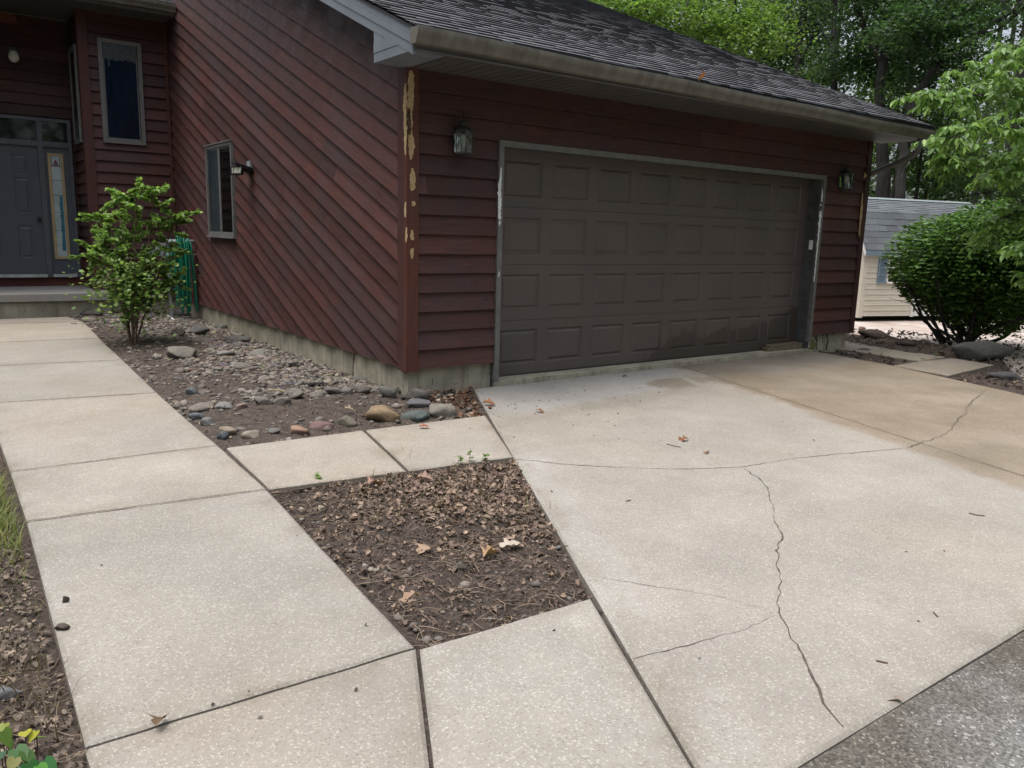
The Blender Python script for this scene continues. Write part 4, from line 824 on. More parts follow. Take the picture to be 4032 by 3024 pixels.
# ---------------------------------------------------------------- leaf litter
def litter(n, test, xr, yr, dens, zf, seed, smin, smax, name, ta=(.17, .115, .08), tb=(.075, .05, .037), tilt=.55, lift=.008):
    p = spread(n, test, xr, yr, dens, seed); g = np.random.default_rng(seed+1); z = np.array([zf(*q) for q in p])+lift*g.uniform(.2, 2.4, n)
    t = tones(n, ta, tb, .25, g); t[g.random(n) < .07] = np.array((.30, .22, .16))
    return stuff(scatter(name, DRY, np.c_[p, z], rots(n, tilt=tilt, rng=g), g.uniform(smin, smax, n), t, M['dry']))
def d2(x, y):
    q = 1-math.hypot((x+.95)/.85, (y+2.45)/.8); return max(.10, min(1, q*1.6+.6*fbm(x, y, 3, 4)))
litter(3000, bed2, (-2.1, -.3), (-3.85, -1.8), d2, zb2, 41, .012, .045, 'leaf_litter', (.25, .18, .135), (.09, .063, .05), .5, .006)
litter(4200, bed2, (-2.1, -.3), (-3.85, -1.8), None, zb2, 42, .006, .018, 'leaf_crumbs', (.17, .125, .095), (.07, .052, .042), .8, .006)
litter(260, bed1, (-.1, .8), (-.95, .02), lambda x, y: 1 if x > -.02+.1*y else .1, zbed, 43, .03, .07, 'leaf_litter', (.19, .10, .06), (.07, .04, .03))
litter(2200, bed1, (-1.85, .3), (-.95, 7), lambda x, y: .7 if y < .3 else .5, zbed, 44, .008, .030, 'leaf_crumbs', (.15, .11, .08), (.06, .045, .035), .8, .006)
lawn = lambda x, y: x < -3.03
litter(5200, lawn, (-3.5, -3.02), (-4.6, .8), None, zlawn, 45, .010, .036, 'leaf_litter', (.22, .175, .135), (.085, .066, .052), .5)
sideb = lambda x, y: (x > 7.05 or (x < 6.45 and y > -1.05 and x > 5.9 - .4*y*0) or y < -1.9)
litter(1500, sideb, (5.5, 9.0), (-3.1, 1.6), None, zr, 46, .03, .075, 'leaf_litter', (.13, .095, .075), (.05, .037, .03), .6)
def sticks(n, test, xr, yr, zf, seed, lmin, lmax, name, tone=(.15, .115, .085), r=.0022):
    p = spread(n, test, xr, yr, None, seed); rd = random.Random(seed); m_ = MB()
    for x, y in p:
        a = rd.uniform(0, 6.3); l = rd.uniform(lmin, lmax); k = rd.uniform(-.4, .4); z = zf(x, y)+r; c = rd.uniform(.5, 1.5)
        m_.tube([(x, y, z+rd.uniform(0, .01)), (x+math.cos(a)*l*.5, y+math.sin(a)*l*.5, z+rd.uniform(.004, .02)), (x+math.cos(a+k)*l, y+math.sin(a+k)*l, z+rd.uniform(0, .012))], [r*rd.uniform(.6, 1.3), r, r*.5], 4, tuple(q*c for q in tone), False)
    return stuff(m_.build(name, M['gravel']))
sticks(700, bed2, (-2.1, -.3), (-3.85, -1.8), zb2, 51, .03, .14, 'twig_scraps')
sticks(200, bed1, (-1.85, .7), (-.95, 7), zbed, 52, .04, .25, 'twig_scraps')
sticks(900, lawn, (-3.5, -3.03), (-4.6, .6), zlawn, 53, .05, .22, 'dry_grass_scraps', (.17, .135, .095), .0014)
def grass(n, cx, cy, sx_, sy, zf, seed, h, ta, tb, name, xmax=-3.03):
    g = np.random.default_rng(seed); p = np.c_[g.normal(cx, sx_, n), g.normal(cy, sy, n)]; p[:, 0] = np.minimum(p[:, 0], xmax-g.uniform(0, .05, n)); z = np.array([zf(*q) for q in p])-.005
    B = ([(-.022, 0, 0), (.022, 0, 0), (.018, .14, .42), (-.018, .14, .42), (.011, .4, .78), (-.011, .4, .78), (0, .75, .93)], [(0, 1, 2, 3), (3, 2, 4, 5), (5, 4, 6)])
    return stuff(scatter(name, [B], np.c_[p, z], rots(n, tilt=.25, rng=g), g.uniform(h*.5, h*1.2, n), tones(n, ta, tb, .2, g), M['grass']))
grass(1600, -3.13, -1.45, .09, .42, zlawn, 61, .10, (.13, .20, .04), (.24, .22, .09), 'grass')
grass(420, -3.35, -.2, .2, .6, zlawn, 62, .09, (.09, .13, .03), (.2, .18, .08), 'grass')
grass(150, -3.14, -3.3, .06, .18, zlawn, 63, .10, (.16, .125, .085), (.10, .078, .055), 'dry_grass')
grass(60, -1.2, -2.6, .3, .35, zb2, 64, .08, (.10, .15, .035), (.21, .17, .09), 'grass', -.85)
grass(50, -.85, -2.6, .12, .3, zb2, 65, .08, (.20, .16, .09), (.12, .1, .05), 'dry_grass', -.72)
# small dark bits on the slabs
g = np.random.default_rng(71); n = 100; px = np.r_[g.uniform(250, 3900, 30), g.normal(2300, 330, 70)]; py = np.r_[g.uniform(1420, 2900, 30), g.normal(1620, 70, 70)]
q = np.array([GW(a, b) for a, b in zip(px, py)]); ok = np.array([not bed2(a, b) and not bed1(a, b) and ((-4.8 < b < -.06 and -2.9 < a < 5.2) or (-.06 <= b < 6.6 and -2.9 < a < -1.9)) for a, b, _ in q]); q = q[ok]; n = len(q); q[:, 2] += .002
stuff(scatter('leaf_specks', DRY[6:], q, rots(n, tilt=.25, rng=g), g.uniform(.008, .020, n), tones(n, (.06, .045, .035), (.03, .03, .025), .3, g), M['dry']))
# individual leaves one can point to
def leaf_at(px, py, size, col, label, k=0, yaw=0.0, zf=None, tilt=.12):
    size *= .85; q = GW(px, py) if zf is None else G(px, py, 0.01); z = q[2] if zf is None else zf(q[0], q[1])+.018
    R = rots(1, np.array([yaw]), np.array([tilt]), np.random.default_rng(int(px)))
    o = scatter('dry_leaf', [DRY[k]], np.array([[q[0], q[1], z+.004]]), R, np.array([size]), np.array([col]), M['dry']); tag(o, label, 'leaf', 'dry fallen leaves'); return o
leaf_at(2712, 1735, .11, (.20, .085, .045), 'curled rusty leaf above the main crack of the driveway', 0, 1.2)
leaf_at(2790, 1780, .085, (.23, .15, .10), 'pale crumpled leaf nearest the crack in mid driveway', 7, 2.0, tilt=.4)
leaf_at(1952, 1600, .13, (.27, .12, .055), 'orange brown leaf on the driveway corner by the garage foundation', 1, .6)
leaf_at(1932, 1606, .07, (.16, .07, .05), 'small dark red leaf beside the orange leaf near the garage', 2, 2.4)
leaf_at(1692, 1688, .09, (.30, .10, .07), 'red leaf lying alone on the short cross walk slab', 3, 1.0)
leaf_at(2142, 1627, .09, (.24, .11, .05), 'thin brown leaf on the pale concrete before the garage door', 4, .3)
leaf_at(2470, 1485, .07, (.20, .10, .06), 'small brown leaf lying close to the garage sill', 5, .3)
leaf_at(650, 2832, .085, (.12, .075, .045), 'dark crumpled leaf caught in the near walkway joint', 1, 2.6, tilt=.25)
leaf_at(3555, 2765, .09, (.25, .20, .16), 'curled tan leaf where driveway meets asphalt', 8, .2, tilt=.5)
leaf_at(1445, 1905, .15, (.31, .19, .15), 'large pinkish oak leaf at top left of the leaf bed', 0, -1.2, zb2)
leaf_at(1710, 1882, .13, (.27, .18, .14), 'broad tan oak leaf near the back of the leaf bed', 1, .6, zb2)
leaf_at(1905, 2190, .15, (.34, .22, .13), 'bent orange tan oak leaf right of centre in the leaf bed', 2, -.9, zb2)
leaf_at(1700, 2125, .12, (.33, .23, .16), 'buff oak leaf in the middle of the leaf bed', 3, 2.0, zb2)
leaf_at(2050, 2130, .12, (.42, .36, .29), 'bleached oak leaf near the driveway edge of the leaf bed', 4, 1.4, zb2)
leaf_at(1660, 2320, .11, (.30, .20, .14), 'light brown leaf low in the front half of the leaf bed', 5, 1.4, zb2)
leaf_at(1398, 1622, .10, (.30, .24, .17), 'tan oak leaf lying on bare soil behind the tan boulder', 1, .9, zbed)
leaf_at(1700, 1548, .13, (.30, .16, .09), 'rusty leaf leaning on the foundation beside the grey boulder', 2, .9, zbed)
# orange leaf stuck on the gutter
o = scatter('dry_leaf', [DRY[8]], np.array([hit(2758, 326, 1, -.70)]), frames(np.array([[.35, .1, .9]])), np.array([.12]), np.array([(.45, .17, .05)]), M['dry']); tag(o, 'orange leaf standing on the gutter edge against the shingles', 'leaf', 'dry fallen leaves')
def twig(pts, r, label):
    m_ = MB(); P = [GW(a, b) for a, b in pts]; m_.tube([(q[0], q[1], q[2]+r) for q in P], [r]*len(P), 5); o = m_.build('twig', M['twig']); tag(o, label, 'twig', 'twigs on the concrete'); return o
twig([(2625, 1750), (2655, 1758), (2680, 1762)], .003, 'thin dark twig on the driveway left of the curled leaf')
twig([(3815, 2022), (3845, 2030), (3878, 2033)], .003, 'slender twig far out on the right half of the driveway')
twig([(3450, 2604), (3475, 2610), (3495, 2614)], 0.003, 'short purplish stick near the driveway front edge')
twig([(3675, 2412), (3685, 2424), (3692, 2430)], .0025, 'tiny twig beside the front right of the driveway')
# ---------------------------------------------------------------- stones
def stone(px, py, wpx, hpx, col, label, zf, seed, dpth=.8, facets=5, group=None, name='stone'):
    b = G(px, py+hpx*.38, 0.0); b = G(px, py+hpx*.38, zf(b[0], b[1])); dep = float((b-CAM) @ _fw); wd = wpx*dep/FPX/2; ht = hpx*dep/FPX
    tv, tf = ico(3, seed, .30, 0, facets+4); hz_ = max(ht*.55, wd*.28); r_ = random.Random(seed)
    yaw = math.atan2(_rt[1], _rt[0]) + r_.uniform(-.25, .25); c = Vector((b[0], b[1], zf(b[0], b[1]))); fwd = Vector((_fw[0], _fw[1], 0)).normalized(); wd *= 1.2; hz_ *= 1.2; c += fwd*wd*dpth*.7
    R = np.array(Matrix.Rotation(yaw, 3, 'Z') @ Matrix.Rotation(r_.uniform(-.12, .12), 3, 'X'))[None]
    o = scatter(name, [(tv, tf)], np.array([[c.x, c.y, c.z+hz_*.42]]), R, np.array([[wd, wd*dpth, hz_]]), np.array([tuple(.8*(.75*q+.25*sum(col)/3) for q in col)]), M['stone'], None, True)
    tag(o, label, 'stone', group); return o
z3 = lambda x, y: (600+x/1.58, 1100+y/1.58)
ST = [((1445, 865), 205, 100, (.34, .235, .12), 'tan sandstone boulder on the edge of the cross walk', 6), ((1640, 850), 160, 88, (.12, .15, .145), 'rounded blue green boulder beside the tan one', 3),
 ((1785, 828), 190, 95, (.27, .245, .20), 'speckled grey stone with pale foot at the bed corner', 4), ((1672, 775), 172, 62, (.17, .17, .18), 'flat slate grey slab stone behind the blue green boulder', 7),
 ((1640, 715), 170, 98, (.155, .14, .125), 'big brown grey boulder against the foundation corner', 3), ((1558, 700), 75, 56, (.10, .105, .085), 'small dark mossy stone by the foundation corner', 6),
 ((1455, 710), 130, 78, (.20, .185, .17), 'angular flaky grey stone left of the corner boulders', 8), ((1205, 897), 118, 84, (.27, .235, .17), 'blocky buff stone left of the tan boulder', 7),
 ((1050, 922), 152, 62, (.23, .135, .125), 'mauve red stone along the cross walk', 6), ((895, 957), 122, 50, (.38, .22, .15), 'orange pink rounded stone on the cross walk edge', 2),
 ((615, 982), 112, 50, (.42, .37, .27), 'yellowish white stone near the walk corner', 6), ((752, 968), 92, 32, (.20, .195, .18), 'flat grey stone between the pale and the pink stones', 4),
 ((442, 945), 120, 62, (.30, .235, .165), 'tan wedge stone at the walkway corner of the bed', 6), ((435, 988), 64, 56, (.14, .165, .19), 'round blue grey stone at the very corner of the walks', 2),
 ((335, 890), 82, 55, (.19, .19, .185), 'plain grey stone on the walkway edge', 4), ((262, 858), 86, 50, (.13, .155, .18), 'smooth slate blue stone touching the walkway edge', 2),
 ((292, 806), 162, 50, (.24, .21, .175), 'wide flat tan stone above the slate blue stone', 5), ((440, 792), 112, 50, (.25, .245, .23), 'pale grey flat stone in the left of the stone row', 5),
 ((545, 790), 72, 30, (.30, .21, .18), 'little pinkish flat stone in the stone row', 4), ((680, 762), 120, 52, (.24, .215, .185), 'broad greyish tan stone in the stone row', 5),
 ((797, 755), 112, 60, (.30, .265, .225), 'palest blocky stone in the middle of the stone row', 6), ((887, 716), 92, 60, (.25, .225, .19), 'hump shaped stone behind the palest block', 4),
 ((1012, 715), 122, 42, (.23, .20, .17), 'long low stone left of the smooth grey cobbles', 5), ((1115, 705), 104, 46, (.20, .18, .165), 'smooth grey cobble in the right of the stone row', 3),
 ((1208, 700), 84, 40, (.24, .215, .185), 'small cobble right end of the stone row', 3), ((1290, 690), 112, 52, (.21, .185, .16), 'brownish stone between cobbles and flaky stone', 5),
 ((145, 462), 205, 78, (.24, .22, .185), 'long rounded grey boulder in front of the shrub', 2), ((22, 478), 50, 46, (.33, .30, .25), 'whitish angular stone left of the shrub boulder', 6),
 ((445, 460), 96, 46, (.30, .285, .25), 'pale mottled stone right of the shrub boulder', 5), ((650, 462), 92, 42, (.27, .255, .225), 'light oval cobble near the middle of the rock bed', 2), ((545, 472), 52, 34, (.22, .18, .14), 'brown cobble left of the light oval one', 4),
 ((305, 380), 112, 38, (.25, .19, .165), 'pinkish flat stone near the hose', 4), ((510, 380), 142, 42, (.15, .14, .13), 'dark flat stone along the side foundation', 5), ((510, 345), 60, 36, (.33, .28, .21), 'cream round stone beside the side foundation', 2),
 ((420, 298), 72, 34, (.17, .16, .145), 'dark oval stone close to the hose corner', 3), ((268, 322), 130, 66, (.15, .145, .14), 'big dark slab stone below the hose', 7), ((148, 335), 90, 60, (.12, .10, .085), 'brown stump like stone behind the shrub', 5),
 ((548, 537), 132, 32, (.22, .195, .165), 'thin flat tan stone amid the gravel', 6), ((1285, 620), 92, 30, (.17, .155, .14), 'dark flat stone next to the side foundation crack', 5), ((235, 702), 76, 50, (.17, .19, .20), 'bluish wedge stone among the walkway pebbles', 5),
 ((390, 555), 90, 28, (.24, .22, .19), 'flat grey chip stone left of the gravel middle', 6), ((900, 590), 80, 26, (.22, .2, .18), 'flat chip stone in the gravel before the black scrap', 6)]
for i, ((x, y), wp, hp, c, lb, fc) in enumerate(ST): stone(*z3(x, y), wp/1.58, hp/1.58, c, lb, zbed, 100+i, .75, fc, 'stones edging and filling the rock bed')
stone(345, 1232, 72, 28, (.12, .105, .095), 'dark domed stone against the porch base', zbed, 161, .7, 3, 'stones edging and filling the rock bed'); stone(338, 1256, 60, 18, (.27, .23, .185), 'tan stone in front of the dark porch stone', zbed, 162, .7, 3, 'stones edging and filling the rock bed')
stone(715, 1235, 70, 34, (.12, .11, .10), 'dark stone tucked under the hose loops', zbed, 164, .7, 4, 'stones edging and filling the rock bed')
# cobbles one cannot tell apart
pc = spread(110, bed1, (-1.5, -.1), (.3, 6.6), lambda x, y: dens1(x, y), 81); rd = random.Random(82)
cob = [ico(3, 300+i, .42, 0, 9) for i in range(12)]
for i, (x, y) in enumerate(pc):
    s = rd.uniform(.03, .07); c = tuple(q*rd.uniform(.6, 1.0) for q in GREYS[rd.randrange(len(GREYS))])
    o = scatter('cobble', [cob[i % 12]], np.array([[x, y, zbed(x, y)+s*.0]]), rots(1, tilt=.12), np.array([[s*1.3, s*rd.uniform(.6, 1), s*rd.uniform(.3, .5)]]), np.array([c]), M['stone'], None, True)
    tag(o, 'small greyish cobble lying in the gravel between shrub and side wall', 'cobble', 'loose cobbles in the gravel')
stone(1265, 2012, 30, 22, (.50, .42, .30), 'cream pebble on the left side of the leaf bed', zb2, 171, .8, 0); stone(1805, 2232, 52, 40, (.15, .13, .11), 'grey clod like stone in the front of the leaf bed', zb2, 172, .8, 6); stone(1440, 2305, 44, 34, (.12, .105, .095), 'dark stone on the walkway side of the leaf bed', zb2, 173, .8, 5)
stone(20, 2745, 82, 64, (.21, .225, .24), 'blue grey stone left of the walkway by the green weed', zlawn, 174, .8, 5)
stone(3462, 1322, 116, 40, (.13, .095, .075), 'long brown boulder at the back of the side bed', zr, 175, .7, 3); stone(3580, 1336, 70, 28, (.085, .068, .055), 'low dark boulder between the brown boulder and the bush', zr, 176, .7, 3)
stone(3880, 1398, 225, 74, (.13, .13, .12), 'largest grey boulder under the round bush', zr, 177, .55, 5); stone(3975, 1478, 130, 40, (.11, .11, .112), 'flat dark slab stone at the right frame edge', zr, 178, .7, 6)
stone(3405, 1380, 56, 20, (.14, .13, .115), 'flat dark stone in the small bed by the garage corner', zr, 179, .7, 4); stone(3335, 1398, 44, 14, (.21, .21, .22), 'flat light grey stone at the garage corner', zr, 180, .7, 4)
stone(3352, 1296, 30, 14, (.36, .2, .15), 'reddish lump of stone before the shed', lambda x, y: -.07, 181, .7, 4); stone(3395, 1293, 24, 12, (.34, .19, .14), 'smaller reddish stone right beside the reddish lump', lambda x, y: -.07, 182, .7, 4); stone(3335, 1308, 22, 16, (.22, .25, .29), 'bluish stone behind the garage corner', lambda x, y: -.05, 183, .7, 4)

stone(255, 2360, 24, 36, (.13, .105, .085), 'dark bark clod standing on the left walkway edge', lambda x, y: .0, 191, .6, 7, None, 'clod'); stone(238, 2470, 52, 34, (.11, .088, .07), 'larger dark bark clod below the first on the walkway edge', lambda x, y: .0, 192, .6, 7, None, 'clod')

def scrap(px, py, sx_, sy, label, seed):
    rd = random.Random(seed); b = G(px, py, 0.0); b = G(px, py, zbed(b[0], b[1])+.02); m_ = MB(); n_ = 7; vs = [(b[0]+sx_*(i/(n_-1)-.5)*(1+.3*rd.random()), b[1]+sy*(j/(n_-1)-.5)*(1+.3*rd.random()), b[2]+.018*rd.random()) for j in range(n_) for i in range(n_)]
    m_.add(vs, [(j*n_+i, j*n_+i+1, (j+1)*n_+i+1, (j+1)*n_+i) for j in range(n_-1) for i in range(n_-1)]); tag(m_.build('fabric_scrap', M['black'], None, True), label, 'scrap')
scrap(1148, 1436, .16, .08, 'larger black weed fabric scrap in the middle of the gravel', 1); scrap(1245, 1514, .14, .07, 'smaller black weed fabric scrap nearer the stone row', 2)
m_ = MB(); q = G(660, 1243, .03); q2 = G(688, 1262, .03); m_.tube([tuple(q), tuple(q2)], .016, 6); tag(m_.build('broken_stick', M['peel']), 'whitish broken stick on the gravel below the hose', 'stick')
# ---------------------------------------------------------------- lights, hose, small fixtures
def lantern(loc, label):
    t = thing('wall_lantern', label, 'lantern', loc, 'brass lanterns beside the garage door'); B = Vector(loc)
    def place(m_): m_.v = [tuple(Vector(q)+B) for q in m_.v]; return m_
    c = (0, -.10, 0)
    m_ = MB(); m_.lathe([(0.0, .245), (.004, .243), (.005, .20), (.012, .195), (.014, .185), (.006, .18), (.006, .172)], c, 10); place(m_).build('finial', M['brass'], t, True)
    m_ = MB(); m_.lathe([(.008, .178), (.034, .170), (.038, .160), (.030, .152), (.030, .140), (.042, .125), (.062, .108), (.086, .098), (.086, .092)], c, 6, rot=.25); place(m_).build('cap', M['brass'], t)
    m_ = MB()
    for k in range(6):
        a = .25+k*math.pi/3; x, y = math.cos(a), math.sin(a); m_.tube([(x*.079, y*.079-.10, -.085), (x*.084, y*.084-.10, .094)], .0042, 4)
    m_.lathe([(.082, -.094), (.084, -.088), (.082, -.080), (.074, -.080)], c, 6, rot=.25); m_.lathe([(.0, -.105), (.04, -.10), (.082, -.094)], c, 6, rot=.25)
    place(m_).build('cage', M['brass'], t)
    m_ = MB(); vs = []
    for k in range(6): a = .25+k*math.pi/3; vs += [(math.cos(a)*.076, math.sin(a)*.076-.10, -.082), (math.cos(a)*.081, math.sin(a)*.081-.10, .092)]
    m_.add(vs, [(2*k, (2*k+2) % 12, (2*k+3) % 12, 2*k+1) for k in range(6)]); place(m_).build('lamp_glass', M['lampglass'], t)
    m_ = MB(); m_.lathe([(.012, -.078), (.013, -.03), (.03, .0), (.034, .03), (.024, .06), (.0, .07)], c, 12); place(m_).build('bulb', M['bulb'], t, True)
    m_ = MB(); m_.box((-.055, -.026, -.09), (.055, -.006, .13)); m_.tube([(0, -.02, .115), (0, -.06, .15), (0, -.10, .135)], .009, 6); place(m_).build('back_plate', M['brass'], t)
    return t
L1 = lantern((0.46, 0.0, 2.115), 'aged brass wall lantern left of the garage door, near the rotten corner post')
copy_thing(L1, (5.64, 0, .012), 'aged brass wall lantern right of the garage door, under the dark eave')
t = thing('porch_light', 'round milk glass light on the dark porch above the front door', 'light', (-1.95, 8.43, 3.70))
m_ = MB(); m_.lathe([(.022, -.072), (.05, -.055), (.07, -.02), (.072, .015), (.06, .05), (.045, .085)], (-1.95, 8.32, 3.70), 18); m_.build('globe', M['globe'], t, True)
m_ = MB(); m_.lathe([(.058, .085), (.06, .10), (.02, .12)], (-1.95, 8.32, 3.70), 14); m_.box((-2.0, 8.42, 3.74), (-1.9, 8.465, 3.86)); m_.tube([(-1.95, 8.44, 3.81), (-1.95, 8.32, 3.82)], .012, 6); m_.build('mount', M['eframe'], t)
# solar flood light on the side wall
t = thing('security_light', 'black solar flood light on the diagonal boards beside the window', 'light', (-.03, 3.84, 2.08))
A_ = Vector((-.03, 3.84, 2.09))
m_ = MB(); m_.box((-.05, 3.79, 2.03), (-.02, 3.90, 2.14)); m_.tube([(-.04, 3.845, 2.05), (-.07, 3.83, 2.03)], .02, 6); m_.build('bracket', M['plas'], t)
Rm = Matrix.Translation(Vector((-.13, 3.80, 2.075))) @ Matrix.Rotation(math.radians(14), 4, 'Y') @ Matrix.Rotation(math.radians(8), 4, 'X')
m_ = MB(); m_.box((-.11, -.085, -.022), (.10, .085, .012), R=Rm); m_.box((.02, -.05, -.06), (.09, .05, -.022), R=Rm); m_.build('body', M['black'], t)
m_ = MB(); m_.box((-.104, -.078, .0125), (.09, .078, .016), R=Rm); m_.build('solar_panel', M['solar'], t)
for dy, yaw in ((-.05, 42), (.06, 78)):
    Rh = Matrix.Translation(Vector((-.20, 3.80+dy, 2.015))) @ Matrix.Rotation(math.radians(yaw), 4, 'Z') @ Matrix.Rotation(math.radians(12), 4, 'Y')
    hd = bpy.data.objects.new('lamp_head', None); COL.objects.link(hd); hd.parent = t; hd.matrix_parent_inverse = Matrix.Translation(-wloc(t))
    m_ = MB(); m_.box((-.015, -.052, -.045), (.03, .052, .045), R=Rh); m_.build('housing', M['black'], hd)
    m_ = MB(); m_.box((-.018, -.04, -.032), (-.0155, .04, .032), R=Rh); m_.build('lens', M['led'], hd)
m_ = MB(); m_.box((5.706, .03, 1.285), (5.7215, .075, 1.40)); m_.box((5.704, .036, 1.30), (5.706, .069, 1.345)); tag(m_.build('keypad', M['white']), 'small pale door opener keypad on the right garage jamb', 'keypad')
# weathered block under the door end
m_ = MB(); nseg = 14
for i in range(nseg):
    a, b = 5.10+.60*i/nseg, 5.10+.60*(i+1)/nseg; j = lambda x: .006*noise.noise((x*9, 2, 1)); e = .022 if i == 0 else 0
    m_.add([(a, .03+j(a)+e, .042), (b, .03+j(b), .042), (b, .03+j(b), .116+j(b)), (a, .03+j(a)+e, .110+j(a)-e), (a, .14, .11), (b, .14, .116)], [(0, 1, 2, 3), (3, 2, 5, 4)])
m_.box((5.02, .05, .042), (5.11, .13, .085)); m_.add([(5.10, .052, .042), (5.10, .14, .042), (5.10, .14, .11), (5.10, .052, .09)], [(0, 3, 2, 1)])
tag(m_.build('wood_block', M['wood']), 'weathered split timber lying on the sill at the right end of the garage door', 'wood block')
# hose and reel
rd = random.Random(5); m_ = MB()
for k in range(13):
    x = -.37+.022*k+rd.uniform(-.006, .006); y0 = 6.36+rd.uniform(-.02, .05); zt = 1.20+rd.uniform(-.03, .05)-.012*abs(k-6); zb = rd.uniform(.10, .42) if k not in (10, 11, 12) else (.12, .07, .10)[k-10]; wf, wb = rd.uniform(.05, .10), rd.uniform(.02, .06); xo = rd.uniform(-.05, .06); P = []
    for i in range(33):
        a = 2*math.pi*i/32; s_ = math.sin(a); cx = math.cos(a); z = (zt+zb)/2+(zt-zb)/2*cx; f = (1-abs(cx)**4); P.append((x+xo*(1-cx)/2+rd.uniform(-.002, .002), y0-(wf if s_ > 0 else -wb)*abs(s_)**.6, z))
    m_.tube(P, .0105, 7, tuple(q*rd.uniform(.8, 1.2) for q in (1, 1, 1)))
m_.tube([(-.44, 6.31, 1.0), (-.43, 6.29, .8), (-.40, 6.26, .68), (-.47, 6.26, .55), (-.5, 6.28, .5)], .0105, 7)
tag(m_.build('garden_hose', M['hose'], None, True), 'green garden hose hung in long loops in the corner by the shrub', 'hose')
t = thing('hose_hanger', 'grey plastic hose reel holder on legs behind the leafy shrub', 'hose holder', (-.6, 6.410, 0))
m_ = MB(); m_.box((-.72, 6.360, .92), (-.36, 6.400, 1.02)); 
for k in range(12): m_.box((-.70+k*.028, 6.352, .93), (-.69+k*.028, 6.360, 1.01))
m_.build('front_panel', M['plas'], t)
m_ = MB(); m_.box((-.74, 6.390, 1.02), (-.36, 6.580, 1.035)); m_.box((-.55, 6.410, 1.035), (-.40, 6.560, 1.10)); m_.build('tray', M['plas'], t)
for x in (-.70, -.42): 
    m_ = MB(); m_.box((x, 6.410, 0.0), (x+.03, 6.440, .93)); m_.build('leg', M['plas'], t)
m_ = MB(); m_.tube([(-.43, 6.380, 1.13), (-.05, 6.380, 1.13)], .03, 10); m_.build('saddle', M['plas'], t, True)

# ---------------------------------------------------------------- shed
SA = Vector((10.81, 2.32, -.06)); E1 = Vector((.959, -.282, 0)).normalized(); E2 = Vector((.282, .959, 0)).normalized(); UZ = Vector((0, 0, 1))
shed = thing('shed', 'cream vinyl garden shed with grey barn roof behind the round bush', 'shed', tuple(SA))
def sp(a, b, z): return SA+E1*a+E2*b+UZ*z
LEN, DEP, HE = 3.66, 2.44, 1.345
def lap(polyuv, pf, nrm, e=.1016):
    m_ = MB(); zs = [q[1] for q in polyuv]; k = 0
    while k*e+.09 < max(zs):
        for lo, hi, o0, o1 in ((k*e+.09, k*e+.09+e*.42, .016, .008), (k*e+.09+e*.42, k*e+.09+e, .012, .002)):
            q = clip(clip(polyuv, (0, 1), lo), (0, -1), -hi)
            if q:
                P = [pf(a, b)+nrm*(o0+(o1-o0)*(b-lo)/(hi-lo)) for a, b in q]; f = list(range(len(P)))
                if (P[1]-P[0]).cross(P[2]-P[0]).dot(nrm) < 0: f = f[::-1]
                m_.add(P, [f])
                us = [a for a, b in q if abs(b-lo) < 1e-6]
                if len(us) >= 2: a0, a1 = min(us), max(us); m_.add([pf(a0, lo)+nrm*o0, pf(a1, lo)+nrm*o0, pf(a1, lo), pf(a0, lo)], [(0, 1, 2, 3)])
        k += 1
    return m_
gam = [(0, .09), (DEP, .09), (DEP, HE), (DEP-.30, HE+.66), (DEP/2, HE+.96), (.30, HE+.66), (0, HE)]
m_ = lap([(0, .09), (LEN, .09), (LEN, HE), (0, HE)], lambda a, b: sp(a, 0, b), -E2); m_.build('wall', M['cream'], shed)
m_ = lap(gam, lambda a, b: sp(0, a, b), -E1); m_.build('wall', M['cream'], shed)
m_ = lap(gam, lambda a, b: sp(LEN, a, b), E1); m_.build('wall', M['cream'], shed)
m_ = lap([(0, .09), (LEN, .09), (LEN, HE), (0, HE)], lambda a, b: sp(a, DEP, b), E2); m_.build('wall', M['cream'], shed)
m_ = MB(); m_.prism([sp(-.022, -.022, .06), sp(.075, -.022, .06), sp(.075, 0, .06), sp(0, 0, .06), sp(0, .075, .06), sp(-.022, .075, .06)], UZ*(HE-.06)); m_.build('corner_trim', M['cream'], shed)
m_ = MB()
for b in (.3, 1.2, 2.1): m_.prism([sp(.05, b, -.12), sp(LEN-.05, b, -.12), sp(LEN-.05, b+.1, -.12), sp(.05, b+.1, -.12)], UZ*.205)
m_.build('skid', M['skid'], shed)
rd = random.Random(9); m_ = MB()
prof = [(-.09, HE-.03), (.27, HE+.665), (DEP/2, HE+.985), (DEP-.27, HE+.665), (DEP+.09, HE-.03)]
for (b0, z0), (b1, z1) in zip(prof, prof[1:]):
    l_ = math.hypot(b1-b0, z1-z0); n_ = max(1, round(l_/.125)); nn = (E2*-(z1-z0)+UZ*(b1-b0)).normalized(); up_ = z1 > z0
    for k in range(n_):
        t0, t1 = (k/n_, (k+1.15)/n_) if up_ else ((n_-k)/n_, (n_-k-1.15)/n_); a = -.08-rd.random()*.2
        while a < LEN+.08:
            wd = rd.uniform(.12, .3); a0, a1 = max(a, -.08), min(a+wd, LEN+.08); a += wd
            if a1-a0 < .02: continue
            g_ = rd.uniform(.8, 1.12); tn = (.125*g_, .14*g_, .155*g_); th = rd.choice((.006, .011))
            P = lambda a_, t_, o: sp(a_, b0+(b1-b0)*t_, z0+(z1-z0)*t_)+nn*o
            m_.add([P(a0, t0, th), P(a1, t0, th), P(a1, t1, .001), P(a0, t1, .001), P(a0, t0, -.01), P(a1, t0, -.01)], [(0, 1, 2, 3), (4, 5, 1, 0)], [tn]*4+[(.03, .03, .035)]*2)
rfs = m_.build('roof', M['shroof'], shed)
